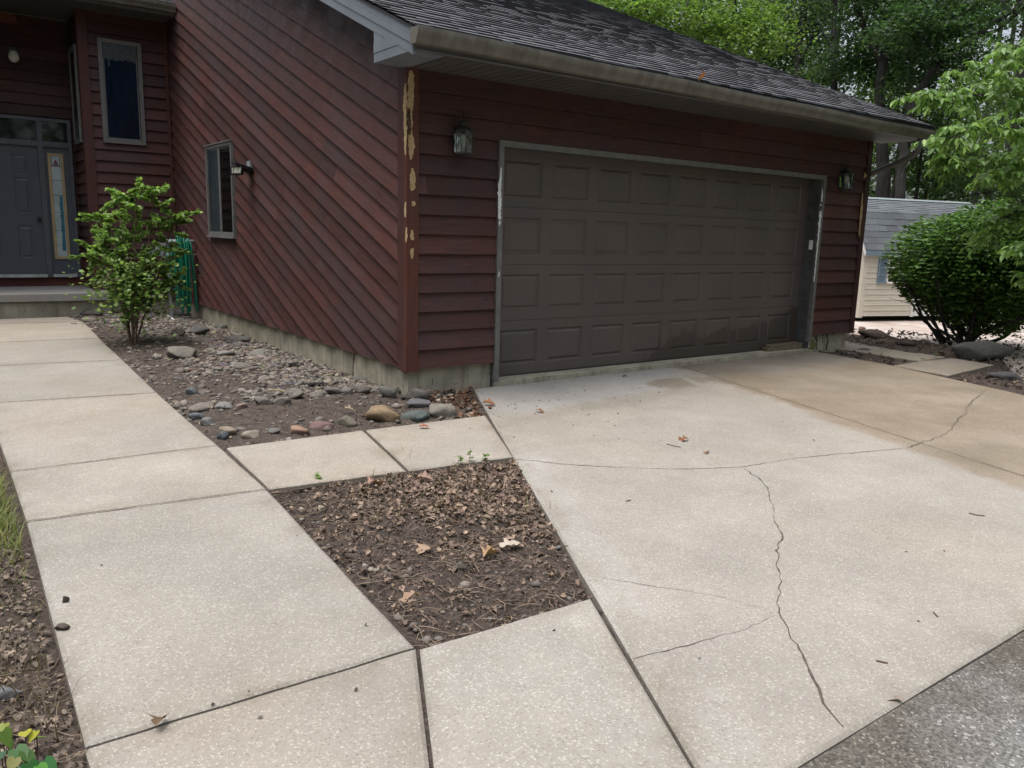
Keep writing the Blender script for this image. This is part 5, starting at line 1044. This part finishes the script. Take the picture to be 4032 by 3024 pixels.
m_ = MB(); m_.prism([sp(-.08, DEP/2-.13, HE+.962), sp(-.08, DEP/2, HE+1.003), sp(-.08, DEP/2+.13, HE+.962)], E1*(LEN+.16), (.22, .26, .27)); m_.build('ridge_cap', M['shroof'], rfs)
m_ = MB()
for a0 in (-.085, LEN+.06):
    for (b0, z0), (b1, z1) in zip(prof, prof[1:]): m_.prism([sp(a0, b0, z0-.10), sp(a0, b1, z1-.10), sp(a0, b1, z1-.012), sp(a0, b0, z0-.012)], E1*.025)
m_.build('rake_trim', M['white'], shed)
m_ = MB(); m_.prism([sp(-.06, -.088, HE-.13), sp(LEN+.06, -.088, HE-.13), sp(LEN+.06, -.088, HE-.035), sp(-.06, -.088, HE-.035)], E2*.02); m_.build('eave_trim', M['shut'], shed)
wv = bpy.data.objects.new('window', None); COL.objects.link(wv); wv.parent = shed; wv.matrix_parent_inverse = Matrix.Translation(-wloc(shed))
wx0, wx1, wz0, wz1 = .545, 1.02, .70, 1.29
def bxs(m_, a0, a1, z0, z1, o0, o1): m_.prism([sp(a0, -o0, z0), sp(a1, -o0, z0), sp(a1, -o0, z1), sp(a0, -o0, z1)], -E2*(o1-o0))
m_ = MB(); e = .035
for q in ((wx0, wx1, wz0, wz0+e), (wx0, wx1, wz1-e, wz1), (wx0, wx0+e, wz0, wz1), (wx1-e, wx1, wz0, wz1), (wx0, wx1, (wz0+wz1)/2-.016, (wz0+wz1)/2+.016)): bxs(m_, *q, .005, .04)
for q in (((wx0+wx1)/2-.006, (wx0+wx1)/2+.006, wz0, wz1), (wx0, wx1, wz0+.155, wz0+.167), (wx0, wx1, wz1-.167, wz1-.155)): bxs(m_, *q, .02, .034)
m_.build('frame', M['white'], wv)
m_ = MB(); m_.add([sp(wx0, -.025, wz0), sp(wx1, -.025, wz0), sp(wx1, -.025, wz1), sp(wx0, -.025, wz1)], [(0, 1, 2, 3)]); m_.build('pane', M['glass'], wv)
m_ = MB(); bxs(m_, wx0, wx1, wz0, wz1, .017, .019); m_.build('interior', M['dark'], wv)
for a0 in (.33, 1.04):
    m_ = MB(); bxs(m_, a0, a0+.03, wz0, wz1, .005, .035); bxs(m_, a0+.165, a0+.195, wz0, wz1, .005, .035)
    for z in (wz0, wz1-.03, (wz0+wz1)/2-.015): bxs(m_, a0+.03, a0+.165, z, z+.03, .005, .034)
    z = wz0+.035
    while z < wz1-.05: m_.add([sp(a0+.03, -.033, z), sp(a0+.165, -.033, z), sp(a0+.165, -.02, z+.022), sp(a0+.03, -.02, z+.022)], [(0, 1, 2, 3)]); z += .022
    bxs(m_, a0+.03, a0+.165, wz0, wz1, .017, .0185); m_.build('shutter', M['shut'], shed)
dv = bpy.data.objects.new('door', None); COL.objects.link(dv); dv.parent = shed; dv.matrix_parent_inverse = Matrix.Translation(-wloc(shed))
m_ = MB(); bxs(m_, 1.235, 1.285, .07, 1.30, .005, .045); bxs(m_, 2.30, 2.35, .07, 1.30, .005, .045); bxs(m_, 1.235, 2.35, 1.30, 1.345, .005, .045); m_.build('frame', M['white'], dv)
m_ = MB(); bxs(m_, 1.29, 2.295, .085, 1.30, .005, .03)
for a in (1.36, 1.87):
    for z0, z1 in ((.20, .60), (.70, 1.2)):
        for q in ((a, a+.36, z0, z0+.012), (a, a+.36, z1, z1+.012), (a, a+.012, z0, z1), (a+.35, a+.362, z0, z1)): bxs(m_, *q, .03, .036)
m_.build('door_leaf', M['white'], dv)
for z in (.2, 1.05): m_ = MB(); bxs(m_, 1.27, 1.42, z, z+.012, .031, .043); bxs(m_, 1.262, 1.30, z-.03, z+.045, .0455, .052); m_.build('hinge', M['black'], dv)
# ---------------------------------------------------------------- shrubs and trees
def limb(m_, pts, r0, r1, n=7, jit=0.0, rd=random):
    P = [Vector(q) for q in pts]; F = []
    for a, b in zip(P, P[1:]):
        k = max(2, int((b-a).length/.25)); k = min(k, 8)
        F += [a.lerp(b, i/k) + Vector((rd.uniform(-jit, jit), rd.uniform(-jit, jit), rd.uniform(-jit, jit))) for i in range(k)]
    F.append(P[-1]); m_.tube(F, [r0+(r1-r0)*i/(len(F)-1) for i in range(len(F))], n); return F
# --- lobed-leaf shrub in front of the porch
rd = random.Random(17); g = np.random.default_rng(17); SB = Vector((-1.46, 3.68, .06))
shrub = thing('shrub', 'bright green loose shrub with bare stems beside the porch step', 'shrub', tuple(SB))
ms = MB(); tips = []
def at_s(px, py, dd=0.0): return Vector(at(530+(px-530)*.74, py, 8.95+dd))
stems = [((505, 1350), (470, 1180), (425, 1000), (380, 880), (350, 860)), ((510, 1350), (480, 1150), (470, 950), (450, 800), (430, 790)), ((520, 1350), (520, 1150), (530, 960), (545, 800), (560, 740)), ((515, 1350), (560, 1200), (600, 1040), (660, 880), (680, 760)), ((530, 1365), (570, 1190), (600, 980), (620, 860), (640, 740)), ((530, 1365), (590, 1220), (650, 1150), (700, 1110), (745, 1120)), ((505, 1350), (450, 1160), (390, 1050), (335, 990), (315, 985)), ((520, 1350), (505, 1180), (500, 1000), (520, 860), (500, 770)), ((535, 1360), (640, 1120), (700, 960), (745, 880), (760, 850)), ((505, 1350), (460, 1130), (400, 960), (330, 930), (312, 1000)), ((520, 1360), (540, 1240), (590, 1120), (610, 1060), (650, 1040))]
tz = []
for i, s_ in enumerate(stems):
    dd = rd.uniform(-.4, .4); P = [at_s(x, y, dd*k/4) for k, (x, y) in enumerate(s_)]; F = limb(ms, P, .010, .003, 6, .010, rd)
    for k in range(int(len(F)*.33), len(F)):
        for _ in range(3):
            d = Vector((rd.gauss(0, 1), rd.gauss(0, 1), rd.gauss(.15, .5))).normalized(); l = rd.uniform(.07, .22); e = F[k]+d*l
            ms.tube([F[k], F[k]+d*l*.5+Vector((0, 0, .015)), e], [.0035, .0028, .0015], 4); tz.append((F[k], e, d))
for _ in range(46):      # bare twigs low down
    k = rd.choice(stems); q = at_s(*k[1], rd.uniform(-.3, .3)); q = q + Vector((rd.uniform(-.15, .15), rd.uniform(-.15, .15), rd.uniform(-.1, .25))); d = Vector((rd.gauss(.5, 1), rd.gauss(0, .8), rd.gauss(.1, .4))).normalized()
    ms.tube([q, q+d*rd.uniform(.1, .25), q+d*.38+Vector((0, 0, rd.uniform(-.03, .08)))], [.003, .0025, .0014], 4)
ms.build('stems', M['twig'], shrub)
pos = []; dirs = []
for a, e, d in tz:
    n_ = rd.randint(55, 85) if e.z > .7 else rd.randint(28, 46)
    if e.z < .42 and rd.random() < .55: continue
    for _ in range(n_):
        p = a.lerp(e, rd.uniform(.3, 1.15)); dv_ = (d*.8+Vector((rd.gauss(0, .7), rd.gauss(0, .7), rd.gauss(-.05, .35)))).normalized(); pos.append(p); dirs.append(dv_)
for _ in range(1500):      # leaves low on the stems
    k = rd.choice(stems); q = at_s(*k[1], rd.uniform(-.35, .35)); pos.append(q+Vector((rd.gauss(0, .2), rd.gauss(0, .2), rd.gauss(.12, .16)))); dirs.append(Vector((rd.gauss(0, 1), rd.gauss(0, 1), rd.gauss(0, .35))).normalized())
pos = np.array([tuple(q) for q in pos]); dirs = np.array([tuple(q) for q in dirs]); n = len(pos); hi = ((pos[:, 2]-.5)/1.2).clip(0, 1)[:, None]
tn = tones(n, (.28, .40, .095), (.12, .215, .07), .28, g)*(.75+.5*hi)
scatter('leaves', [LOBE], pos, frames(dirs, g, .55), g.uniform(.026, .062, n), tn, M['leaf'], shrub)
# --- big round bush by the side bed
rd = random.Random(23); g = np.random.default_rng(23); BB = Vector((8.42, -.62, .06))
bush = thing('bush', 'large dense rounded bush with dark stems before the shed', 'bush', tuple(BB))
ms = MB(); BD = float((np.array(BB)-CAM) @ _fw)
bst = [(3520, 1080), (3560, 1120), (3600, 1000), (3650, 950), (3700, 900), (3740, 870), (3800, 860), (3860, 880), (3930, 900), (4000, 930), (4060, 1000), (4110, 1060), (4140, 1180), (3900, 1000), (3680, 1060), (3540, 1020), (3620, 1060), (3760, 1000)]
tz = []
for i, (x, y) in enumerate(bst):
    b0 = BB+Vector((rd.uniform(-.22, .22), rd.uniform(-.22, .22), -.05)); e = Vector(at(x, y, BD+rd.uniform(-.75, .75))); m1 = b0.lerp(e, .45)+Vector((0, 0, -.10*(e-b0).length)); F = limb(ms, [b0, m1, e], rd.uniform(.018, .034), .006, 6, .012, rd)
    for k in range(int(len(F)*.5), len(F)):
        for _ in range(2):
            d = Vector((rd.gauss(0, 1), rd.gauss(0, 1), rd.gauss(.4, .5))).normalized(); ms.tube([F[k], F[k]+d*rd.uniform(.15, .4)], [.005, .002], 4)
limb(ms, [BB+Vector((.1, -.1, 0)), Vector(at(3900, 1290, BD-.3)), Vector(at(4060, 1240, BD-.6))], .035, .02, 7, .01, rd)
ms.build('stems', M['bark'], bush)
# leaf tiers over a dome: rim follows the seen outline
C0 = Vector(at(3900, 1075, BD)); RX, RZ = 1.32, .93; N_ = 56000; u = g.normal(0, 1, (N_, 3)); u /= np.linalg.norm(u, axis=1, keepdims=True)
r_ = g.random(N_)**.40; q = u*r_[:, None]*np.array([RX, 1.12, RZ]); ax_ = np.array([_rt[0], _rt[1], 0]); ax_ /= np.linalg.norm(ax_); ay_ = np.array([-ax_[1], ax_[0], 0]); low = q[:, 2]/RZ
keep = (low > -.95) & (g.random(N_) < np.where(low < -.25, .35+.5*(low+.95)/.7, 1.0)); q = q[keep]; low = low[keep]; N_ = len(q)
taper = np.where(low < -.1, 1-.50*(-low-.1), 1.0)[:, None]; lump = np.array([1+.16*noise.noise(Vector(tuple(k*2.4)))+.08*noise.noise(Vector(tuple(k*6))) for k in q])[:, None]
q = q*lump; q[:, :2] *= taper; q[:, 2] = np.round(q[:, 2]/.055)*.055*.5+q[:, 2]*.5
pos = np.array(C0)+q[:, :1]*ax_+q[:, 1:2]*ay_+q[:, 2:]*np.array([0, 0, 1]); clear = pos[:, 2] > .18; pos = pos[clear]; q = q[clear]; N_ = len(pos)
d = q/np.linalg.norm(q, axis=1, keepdims=True); dd = d[:, :1]*ax_+d[:, 1:2]*ay_; dd[:, 2] += .05; dd += g.normal(0, .45, (N_, 3))*np.array([1, 1, .45])
scatter('leaves', [OVAL], pos, frames(dd, g, .7), g.uniform(.055, .095, N_), tones(N_, (.145, .26, .055), (.055, .12, .035), .28, g), M['bush'], bush)
# low leafy shoots at the right foot of the bush
pos = np.array([at(g.normal(3960, 70), g.normal(1300, 32), BD-.2+g.normal(0, .15)) for _ in range(260)]); pos = pos[pos[:, 2] > .02]
scatter('low_leaves', [OVAL], pos, frames(g.normal(0, 1, (len(pos), 3))*np.array([1, 1, .3]), g, .4), g.uniform(.05, .08, len(pos)), tones(len(pos), (.10, .17, .03), (.05, .09, .02), .2, g), M['bush'], bush)
# --- near tree whose branches droop in from the right
rd = random.Random(29); g = np.random.default_rng(29); TD = 9.0
TB = Vector(at(4900, 1500, 9.3)); TB.z = -.05
ntree = thing('tree', 'near leafy tree with drooping pale leaves reaching in at the right edge', 'tree', tuple(TB))
mt = MB(); TT = Vector(at(4850, 420, 9.2)); limb(mt, [TB, TB.lerp(TT, .5)+Vector((.05, 0, 0)), TT], .11, .07, 9, .02, rd)
br = [((4700, 900), (4250, 700), (3950, 690), (3760, 625), (3640, 640), (3600, 590)), ((4700, 760), (4350, 520), (4050, 420), (3800, 370), (3640, 380), (3545, 375)), ((4780, 600), (4400, 330), (4150, 220), (3950, 230), (3800, 260), (3690, 290)), ((4700, 950), (4350, 860), (4120, 790), (3950, 800), (3850, 860), (3790, 930)), ((4820, 480), (4500, 180), (4250, 60), (4080, 120), (3960, 160), (3880, 210)), ((4700, 1000), (4400, 950), (4200, 900), (4080, 900), (4000, 960), (3960, 1000)), ((4750, 820), (4330, 620), (4100, 560), (3900, 520), (3740, 500), (3640, 540)), ((4800, 500), (4500, 300), (4300, 250), (4120, 330), (4000, 330), (3860, 330)), ((4700, 850), (4400, 700), (4150, 640), (3980, 600), (3850, 680), (3780, 700)), ((4750, 1000), (4400, 1020), (4200, 1000), (4080, 1010), (4020, 1060), (4000, 1100))]
pos = []; dirs = []
for i, b in enumerate(br):
    dd = rd.uniform(-.9, .9); P = [Vector(at(x, y, TD+dd*(.3+k/6))) for k, (x, y) in enumerate(b)]; P = [Vector(at(x+105, y, TD+dd*(.3+k/6))) for k, (x, y) in enumerate(b)]; P[0] = TB.lerp(TT, rd.uniform(.55, .95)); F = limb(mt, P, .026, .004, 6, .012, rd)
    for k in range(int(len(F)*.30), len(F)):
        for _ in range(11 if k > len(F)*.5 else 6):
            dv_ = Vector((rd.gauss(0, 1), rd.gauss(0, 1), rd.gauss(.12, .45))).normalized(); l = rd.uniform(.12, .34); e = F[k]+dv_*l+Vector((0, 0, -.04)); mid = F[k]+dv_*l*.5+Vector((0, 0, .02)); mt.tube([F[k], mid, e], [.004, .003, .0015], 4, cap=False)
            for s_ in np.linspace(.2, 1.0, max(3, int(l/.042))):
                for sd_ in (-1, 1):
                    p = F[k].lerp(mid, min(1, s_*2)) if s_ < .5 else mid.lerp(e, s_*2-1); side = dv_.cross(Vector((0, 0, 1)))*sd_
                    q_ = (dv_*.35+side*.65+Vector((rd.gauss(0, .25), rd.gauss(0, .25), rd.uniform(-1.1, -.2)))).normalized(); pos.append(tuple(p)); dirs.append(tuple(q_))
mt.build('trunk', M['bark'], ntree)
pos = np.array(pos); dirs = np.array(dirs); n = len(pos)
scatter('crown', [OVAL], pos, frames(dirs, g, .6), g.uniform(.07, .115, n), tones(n, (.21, .33, .085), (.12, .22, .055), .22, g), M['leaf'], ntree)
# --- tall trees of the wood behind
def wood_tree(name, label, limbs, blobs, nleaf, seed, ta, tb, lsize, base, barkm='bark', group='trees of the wood behind the garage'):
    rd = random.Random(seed); g = np.random.default_rng(seed); t = thing(name, label, 'tree', tuple(base), group); m_ = MB()
    for pts, r0, r1 in limbs: limb(m_, [Vector(q) for q in pts], r0, r1, 8, .03, rd)
    pos = []; dr = []; tn = []
    tot = sum(b[3] for b in blobs)
    for px, py, dep, wgt, rw, rh in blobs:
        c = Vector(at(px, py, dep)); nc = max(6, int(nleaf*2.7*wgt/tot/60))
        src = min((Vector(q) for L_ in limbs for q in L_[0]), key=lambda q: (q-c).length)
        m_.tube([src, src.lerp(c, .5)+Vector((0, 0, rd.uniform(-.1, .4))), c], [.035, .025, .01], 5)
        for _ in range(nc):
            o = Vector((rd.gauss(0, 1), rd.gauss(0, 1), rd.gauss(0, 1))); o = o.normalized()*(rd.random()**.45); cc = c+Vector((o.x*rw, o.y*rw, o.z*rh)); cr = rd.uniform(.3, .62); gg = rd.uniform(.65, 1.35)
            if rd.random() < .35: m_.tube([c.lerp(cc, .15), cc], [.012, .005], 4, cap=False)
            k = rd.randint(45, 75); pp = g.normal(0, 1, (k, 3))*np.array([cr, cr, cr*.33])*.62+np.array(cc); pos.append(pp); dd = g.normal(0, 1, (k, 3)); dd[:, 2] = dd[:, 2]*.4-.35; dr.append(dd); tn.append(tones(k, ta, tb, .18, g)*gg)
    m_.build('trunk', M[barkm], t); pos = np.concatenate(pos); dr = np.concatenate(dr); tn = np.concatenate(tn)
    scatter('crown', [KITE], pos, frames(dr, g, .5), g.uniform(.6, 1.15, len(pos))*lsize*.78, tn, M['tleaf'], t); return t
def L3(pts, dep): return [at(x, y, dep) for x, y in pts]
def foot(px, dep): q = at(px, 900, dep); return Vector((q[0], q[1], -.15))
BR1, BR2 = (.15, .235, .045), (.085, .15, .035); MD1, MD2 = (.085, .15, .045), (.055, .105, .036); DK1, DK2 = (.055, .10, .038), (.03, .062, .027)
b = foot(3480, 21); wood_tree('tree', 'dark forked tree with a V of limbs above the right roof end', [([b, *L3([(3482, 720), (3470, 560)], 21)], .24, .15), (L3([(3470, 560), (3463, 370), (3480, 235)], 21), .16, .11), (L3([(3480, 235), (3530, 110), (3575, -30), (3600, -240)], 21), .11, .05), (L3([(3475, 250), (3430, 160), (3383, 70), (3350, -120)], 21), .085, .04), (L3([(3490, 170), (3492, 60), (3480, -80)], 20.8), .05, .03), ([b+Vector((.5, 0, 0)), *L3([(3540, 740), (3560, 600), (3600, 500)], 21)], .18, .09)],
  [(3400, -60, 21, 2, 1.9, 1.1), (3650, 80, 22.5, 2.4, 1.6, 1.1), (3530, -140, 21, 2, 2.0, 1.2), (3620, 250, 22.5, 1.4, 1.2, .8), (3350, 230, 23, 1.2, 1.1, .8)], 6500, 201, MD2, DK2, .16, b)
b = foot(3560, 19); wood_tree('tree', 'leaning tree with a long diagonal limb under the bright sky gap', [([b, *L3([(3548, 700), (3560, 560), (3600, 370)], 19)], .15, .085), (L3([(3600, 370), (3700, 250), (3800, 165), (3930, 85), (4060, -20)], 19), .085, .05), (L3([(3790, 175), (3850, 140), (3930, 115), (4000, 60)], 19), .06, .03), (L3([(3700, 250), (3800, 175), (3850, 190), (3870, 185)], 19), .04, .02)],
  [(3730, 130, 19.5, 2, 1.2, .8), (3640, 20, 20, 2, 1.4, .9), (3880, 0, 19.5, 1.0, 1.1, .6), (4090, 60, 18.5, 1.2, .9, .8), (3640, 330, 20, 1.0, .9, .6), (3560, 120, 18.6, 1.0, .8, .5), (3780, 230, 18.6, 1.0, .8, .4), (3700, 60, 18.6, 1.0, .9, .5)], 4800, 202, MD2, DK2, .15, b)
b = foot(3285, 24); wood_tree('tree', 'slim straight tree left of the forked one, with hanging dead twigs', [([b, *L3([(3284, 500), (3280, 240), (3288, 60), (3286, -150)], 24)], .14, .06), (L3([(3282, 200), (3230, 110), (3215, 60)], 24), .04, .02), (L3([(3282, 190), (3330, 120)], 24), .03, .015)],
  [(3260, 330, 25, 2, 1.4, 1.0), (3180, 40, 26, 1.6, 1.4, .9), (3330, 120, 25, 1.0, 1.0, .7), (3290, -80, 24, 1.3, 1.5, .8)], 2600, 203, MD1, DK1, .16, b)
b = foot(3140, 26); wood_tree('tree', 'dark trunked tree half hidden behind the yellow green crown', [([b, *L3([(3130, 420), (3140, 230), (3163, 40), (3170, -150)], 26)], .17, .08), (L3([(3150, 250), (3200, 150), (3240, 80)], 26), .06, .03), (L3([(3138, 240), (3100, 120), (3060, 20)], 26), .05, .03)],
  [(3130, 260, 27, 2, 1.6, 1.0), (3080, 110, 27, 1.5, 1.4, .9), (3200, -40, 26, 1.6, 1.7, .9), (3010, 240, 27, 1.2, 1.1, .7)], 2900, 204, DK1, DK2, .17, b)
b = foot(2720, 21); wood_tree('tree', 'bright yellow green tree rising over the middle of the roof ridge', [([b, *L3([(2712, 330), (2705, 120), (2700, -120)], 21)], .16, .09), (L3([(2710, 170), (2790, 120), (2900, 60), (2990, 0)], 20.5), .05, .02), (L3([(2706, 90), (2620, 50), (2560, -30)], 21), .05, .02)],
  [(2560, 60, 20, 1.3, 1.2, .55), (2640, 120, 19.5, 1.2, 1.0, .45), (2800, 120, 19.5, 1.5, 1.2, .5), (2930, 90, 19.5, 1.5, 1.1, .6), (3010, 150, 19.5, 1.2, .8, .5), (2880, 10, 20, 1.4, 1.3, .6), (2720, 20, 20, 1.0, 1.2, .5), (2810, 190, 19, .8, .7, .35)], 3700, 205, BR1, BR2, .14, b)
b = foot(2260, 22); wood_tree('tree', 'bright green tree at the left end of the visible wood', [([b, *L3([(2240, 200), (2225, 20), (2215, -200)], 22)], .15, .08), (L3([(2230, 60), (2330, 20), (2420, -30)], 21), .05, .02)],
  [(2360, 50, 20, 1.6, 1.1, .5), (2440, 70, 19.5, 1.3, .9, .45), (2290, -10, 21, 1.2, 1.3, .6), (2480, 0, 20, 1.2, 1.0, .5), (2210, -20, 22, 1.0, 1.3, .6)], 2300, 206, BR1, MD1, .14, b)
b = foot(2950, 28); wood_tree('tree', 'tall dark tree behind the yellow green one', [([b, *L3([(2930, 380), (2925, 200), (2950, 20), (2955, -200)], 28)], .22, .12)],
  [(2870, 250, 29, 1.6, 1.8, 1.0), (2980, 320, 28, 1.5, 1.4, .8), (2700, 200, 29, 1.2, 1.6, .8), (2950, -50, 28, 1.6, 2.2, 1.1), (2600, -20, 29, 1.0, 1.8, .9)], 2700, 207, MD2, DK2, .19, b)
b = foot(3840, 26); wood_tree('tree', 'pale slender trunks among the low growth right of the shed ridge', [([b, *L3([(3608, 790), (3625, 640), (3632, 560)], 22)], .07, .04), ([b, *L3([(3640, 800), (3650, 690), (3668, 600)], 23)], .05, .03)],
  [(3560, 640, 22, 1.2, .9, .7), (3700, 700, 22, 1.4, 1.2, .7), (3850, 640, 22, 1.4, 1.2, .8), (3980, 740, 22, 1.3, 1.1, .8), (3640, 470, 22, 1.2, 1.1, .7), (3800, 480, 23, 1.3, 1.3, .9), (3450, 480, 23, .8, .8, .6)], 4200, 208, MD1, DK1, .15, b, 'bark', 'trees of the wood behind the garage')
# --- the far wood reads as one mass
g = np.random.default_rng(77); n = 110000; px = g.uniform(1900, 4500, n); py = g.uniform(-420, 900, n); dep = g.uniform(30, 46, n)
q = np.array([at(a, b_, c) for a, b_, c in zip(px, py, dep)]); dn = np.array([noise.fractal(Vector((a/190, b_/150, c/9)), .7, 2.1, 3) for a, b_, c in zip(px, py, dep)])
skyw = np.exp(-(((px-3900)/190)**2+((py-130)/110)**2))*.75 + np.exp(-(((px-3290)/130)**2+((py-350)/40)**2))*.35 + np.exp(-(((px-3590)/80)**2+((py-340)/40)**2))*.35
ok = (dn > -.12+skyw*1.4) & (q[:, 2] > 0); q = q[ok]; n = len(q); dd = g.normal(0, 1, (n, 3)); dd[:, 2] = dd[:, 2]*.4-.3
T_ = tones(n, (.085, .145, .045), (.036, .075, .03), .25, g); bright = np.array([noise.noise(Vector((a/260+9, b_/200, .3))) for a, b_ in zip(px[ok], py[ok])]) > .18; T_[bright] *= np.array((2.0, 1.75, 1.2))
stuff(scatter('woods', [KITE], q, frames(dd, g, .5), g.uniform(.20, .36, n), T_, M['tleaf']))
mt = MB(); rd = random.Random(78)
for _ in range(15):
    x, dp = rd.uniform(2050, 4250), rd.uniform(28, 42); q0 = at(x, 700, dp); lean = rd.uniform(-.06, .06); mt.tube([(q0[0], q0[1], -.2), (q0[0]+lean*5, q0[1], 6), (q0[0]+lean*12, q0[1], 14)], [rd.uniform(.09, .2), .1, .05], 7)
stuff(mt.build('woods_trunks', M['bark']))
# --- weed with heart leaves in the near left corner
g = np.random.default_rng(91); rd = random.Random(91); WB = Vector((-3.2, -3.78, -.04))
weed = thing('weed', 'green and yellow heart leaved weed in the bottom left corner', 'plant', tuple(WB))
HEART = ([(0, 0, 0), (-.3, -.14, .05), (-.52, .12, .06), (-.42, .5, .02), (0, 1, -.06), (.42, .5, .02), (.52, .12, .06), (.3, -.14, .05), (0, .45, -.02)], [(0, 8, 3, 2, 1), (8, 4, 3), (0, 7, 6, 5, 8), (8, 5, 4)])
ms = MB(); pos = []; dr = []; sc = []; tn = []
LW = [(135, 2905, .066, (.16, .30, .05)), (142, 2880, .05, (.36, .36, .05)), (98, 2880, .05, (.42, .40, .05)), (60, 2950, .075, (.07, .16, .05)), (95, 2960, .07, (.09, .17, .05)), (110, 3005, .075, (.05, .17, .05)), (175, 2995, .068, (.05, .17, .05)), (10, 2880, .07, (.14, .24, .05)), (5, 2960, .06, (.05, .12, .06)), (60, 2985, .05, (.22, .22, .06)), (75, 3020, .06, (.10, .22, .10)), (20, 2850, .045, (.25, .30, .05)), (150, 3015, .05, (.08, .24, .03)), (40, 2915, .06, (.10, .20, .04))]
for x, y, s_, c in LW:
    p = Vector(G(x, y, .10+rd.uniform(-.02, .05))); ms.tube([WB+Vector((rd.uniform(-.08, .08), rd.uniform(-.05, .05), 0)), p+Vector((0, 0, -.04)), p], [.0025, .002, .0015], 4); pos.append(tuple(p)); dr.append((rd.gauss(-.1, .6), rd.gauss(-.6, .4), rd.gauss(-.5, .25))); sc.append(s_*.62); tn.append(c)
ms.build('stems', M['twig'], weed); scatter('leaves', [HEART], np.array(pos), frames(np.array(dr), g, .3), np.array(sc), np.array(tn), M['leaf'], weed)
# --- little seedlings at the back edge of the leaf bed
def seedling(px, py, h, label, seed):
    rd = random.Random(seed); b = Vector(G(px, py, -.02)); t = thing('seedling', label, 'plant', tuple(b)); m_ = MB(); m_.tube([b, b+Vector((.01, 0, h*.6)), b+Vector((.02, .01, h))], [.002, .0015, .001], 4); m_.build('stem', M['twig'], t); k = 7
    pp = np.array([tuple(b+Vector((.015, 0, h*rd.uniform(.45, 1)))) for _ in range(k)]); dd = np.array([(rd.gauss(0, 1), rd.gauss(0, 1), .1) for _ in range(k)]); scatter('leaves', [LOBE], pp, frames(dd), np.full(k, .032), tones(k, (.17, .26, .05), (.10, .18, .04)), M['leaf'], t)
seedling(1800, 1838, .07, 'little seedling at the back of the leaf bed, leftmost of three', 1); seedling(1905, 1825, .055, 'tiny seedling between the taller one and the back left one', 2); seedling(1845, 1830, .10, 'tallest seedling leaning over the cross walk from the leaf bed', 3)
seedling(1240, 1900, .05, 'low green sprout at the left back corner of the leaf bed', 4); seedling(3680, 1414, .07, 'small sprout at the tip of the small garage corner bed', 5)

# --- the wood carried on unseen behind the camera, added to block low sky light
g = np.random.default_rng(177); n = 72000; az = np.r_[g.uniform(math.radians(72), math.radians(345), n-26000), g.uniform(math.radians(72), math.radians(112), 26000)]; rr = g.uniform(19, 32, n); z = g.uniform(0, 19, n)
q = np.c_[CAM[0]+rr*np.sin(az), CAM[1]+rr*np.cos(az), z]; ok = np.array([noise.fractal(Vector((a*3, b_/6, c/4)), .7, 2.1, 3) for a, b_, c in zip(az, rr, z)]) > -.25; q = q[ok]; n = len(q); dd = g.normal(0, 1, (n, 3)); dd[:, 2] = dd[:, 2]*.4-.3
stuff(scatter('woods', [KITE], q, frames(dd, g, .5), g.uniform(.5, .95, n)*np.where(az[ok] < math.radians(112), .42, 1), tones(n, (.075, .14, .03), (.03, .068, .02), .25, g), M['tleaf']))
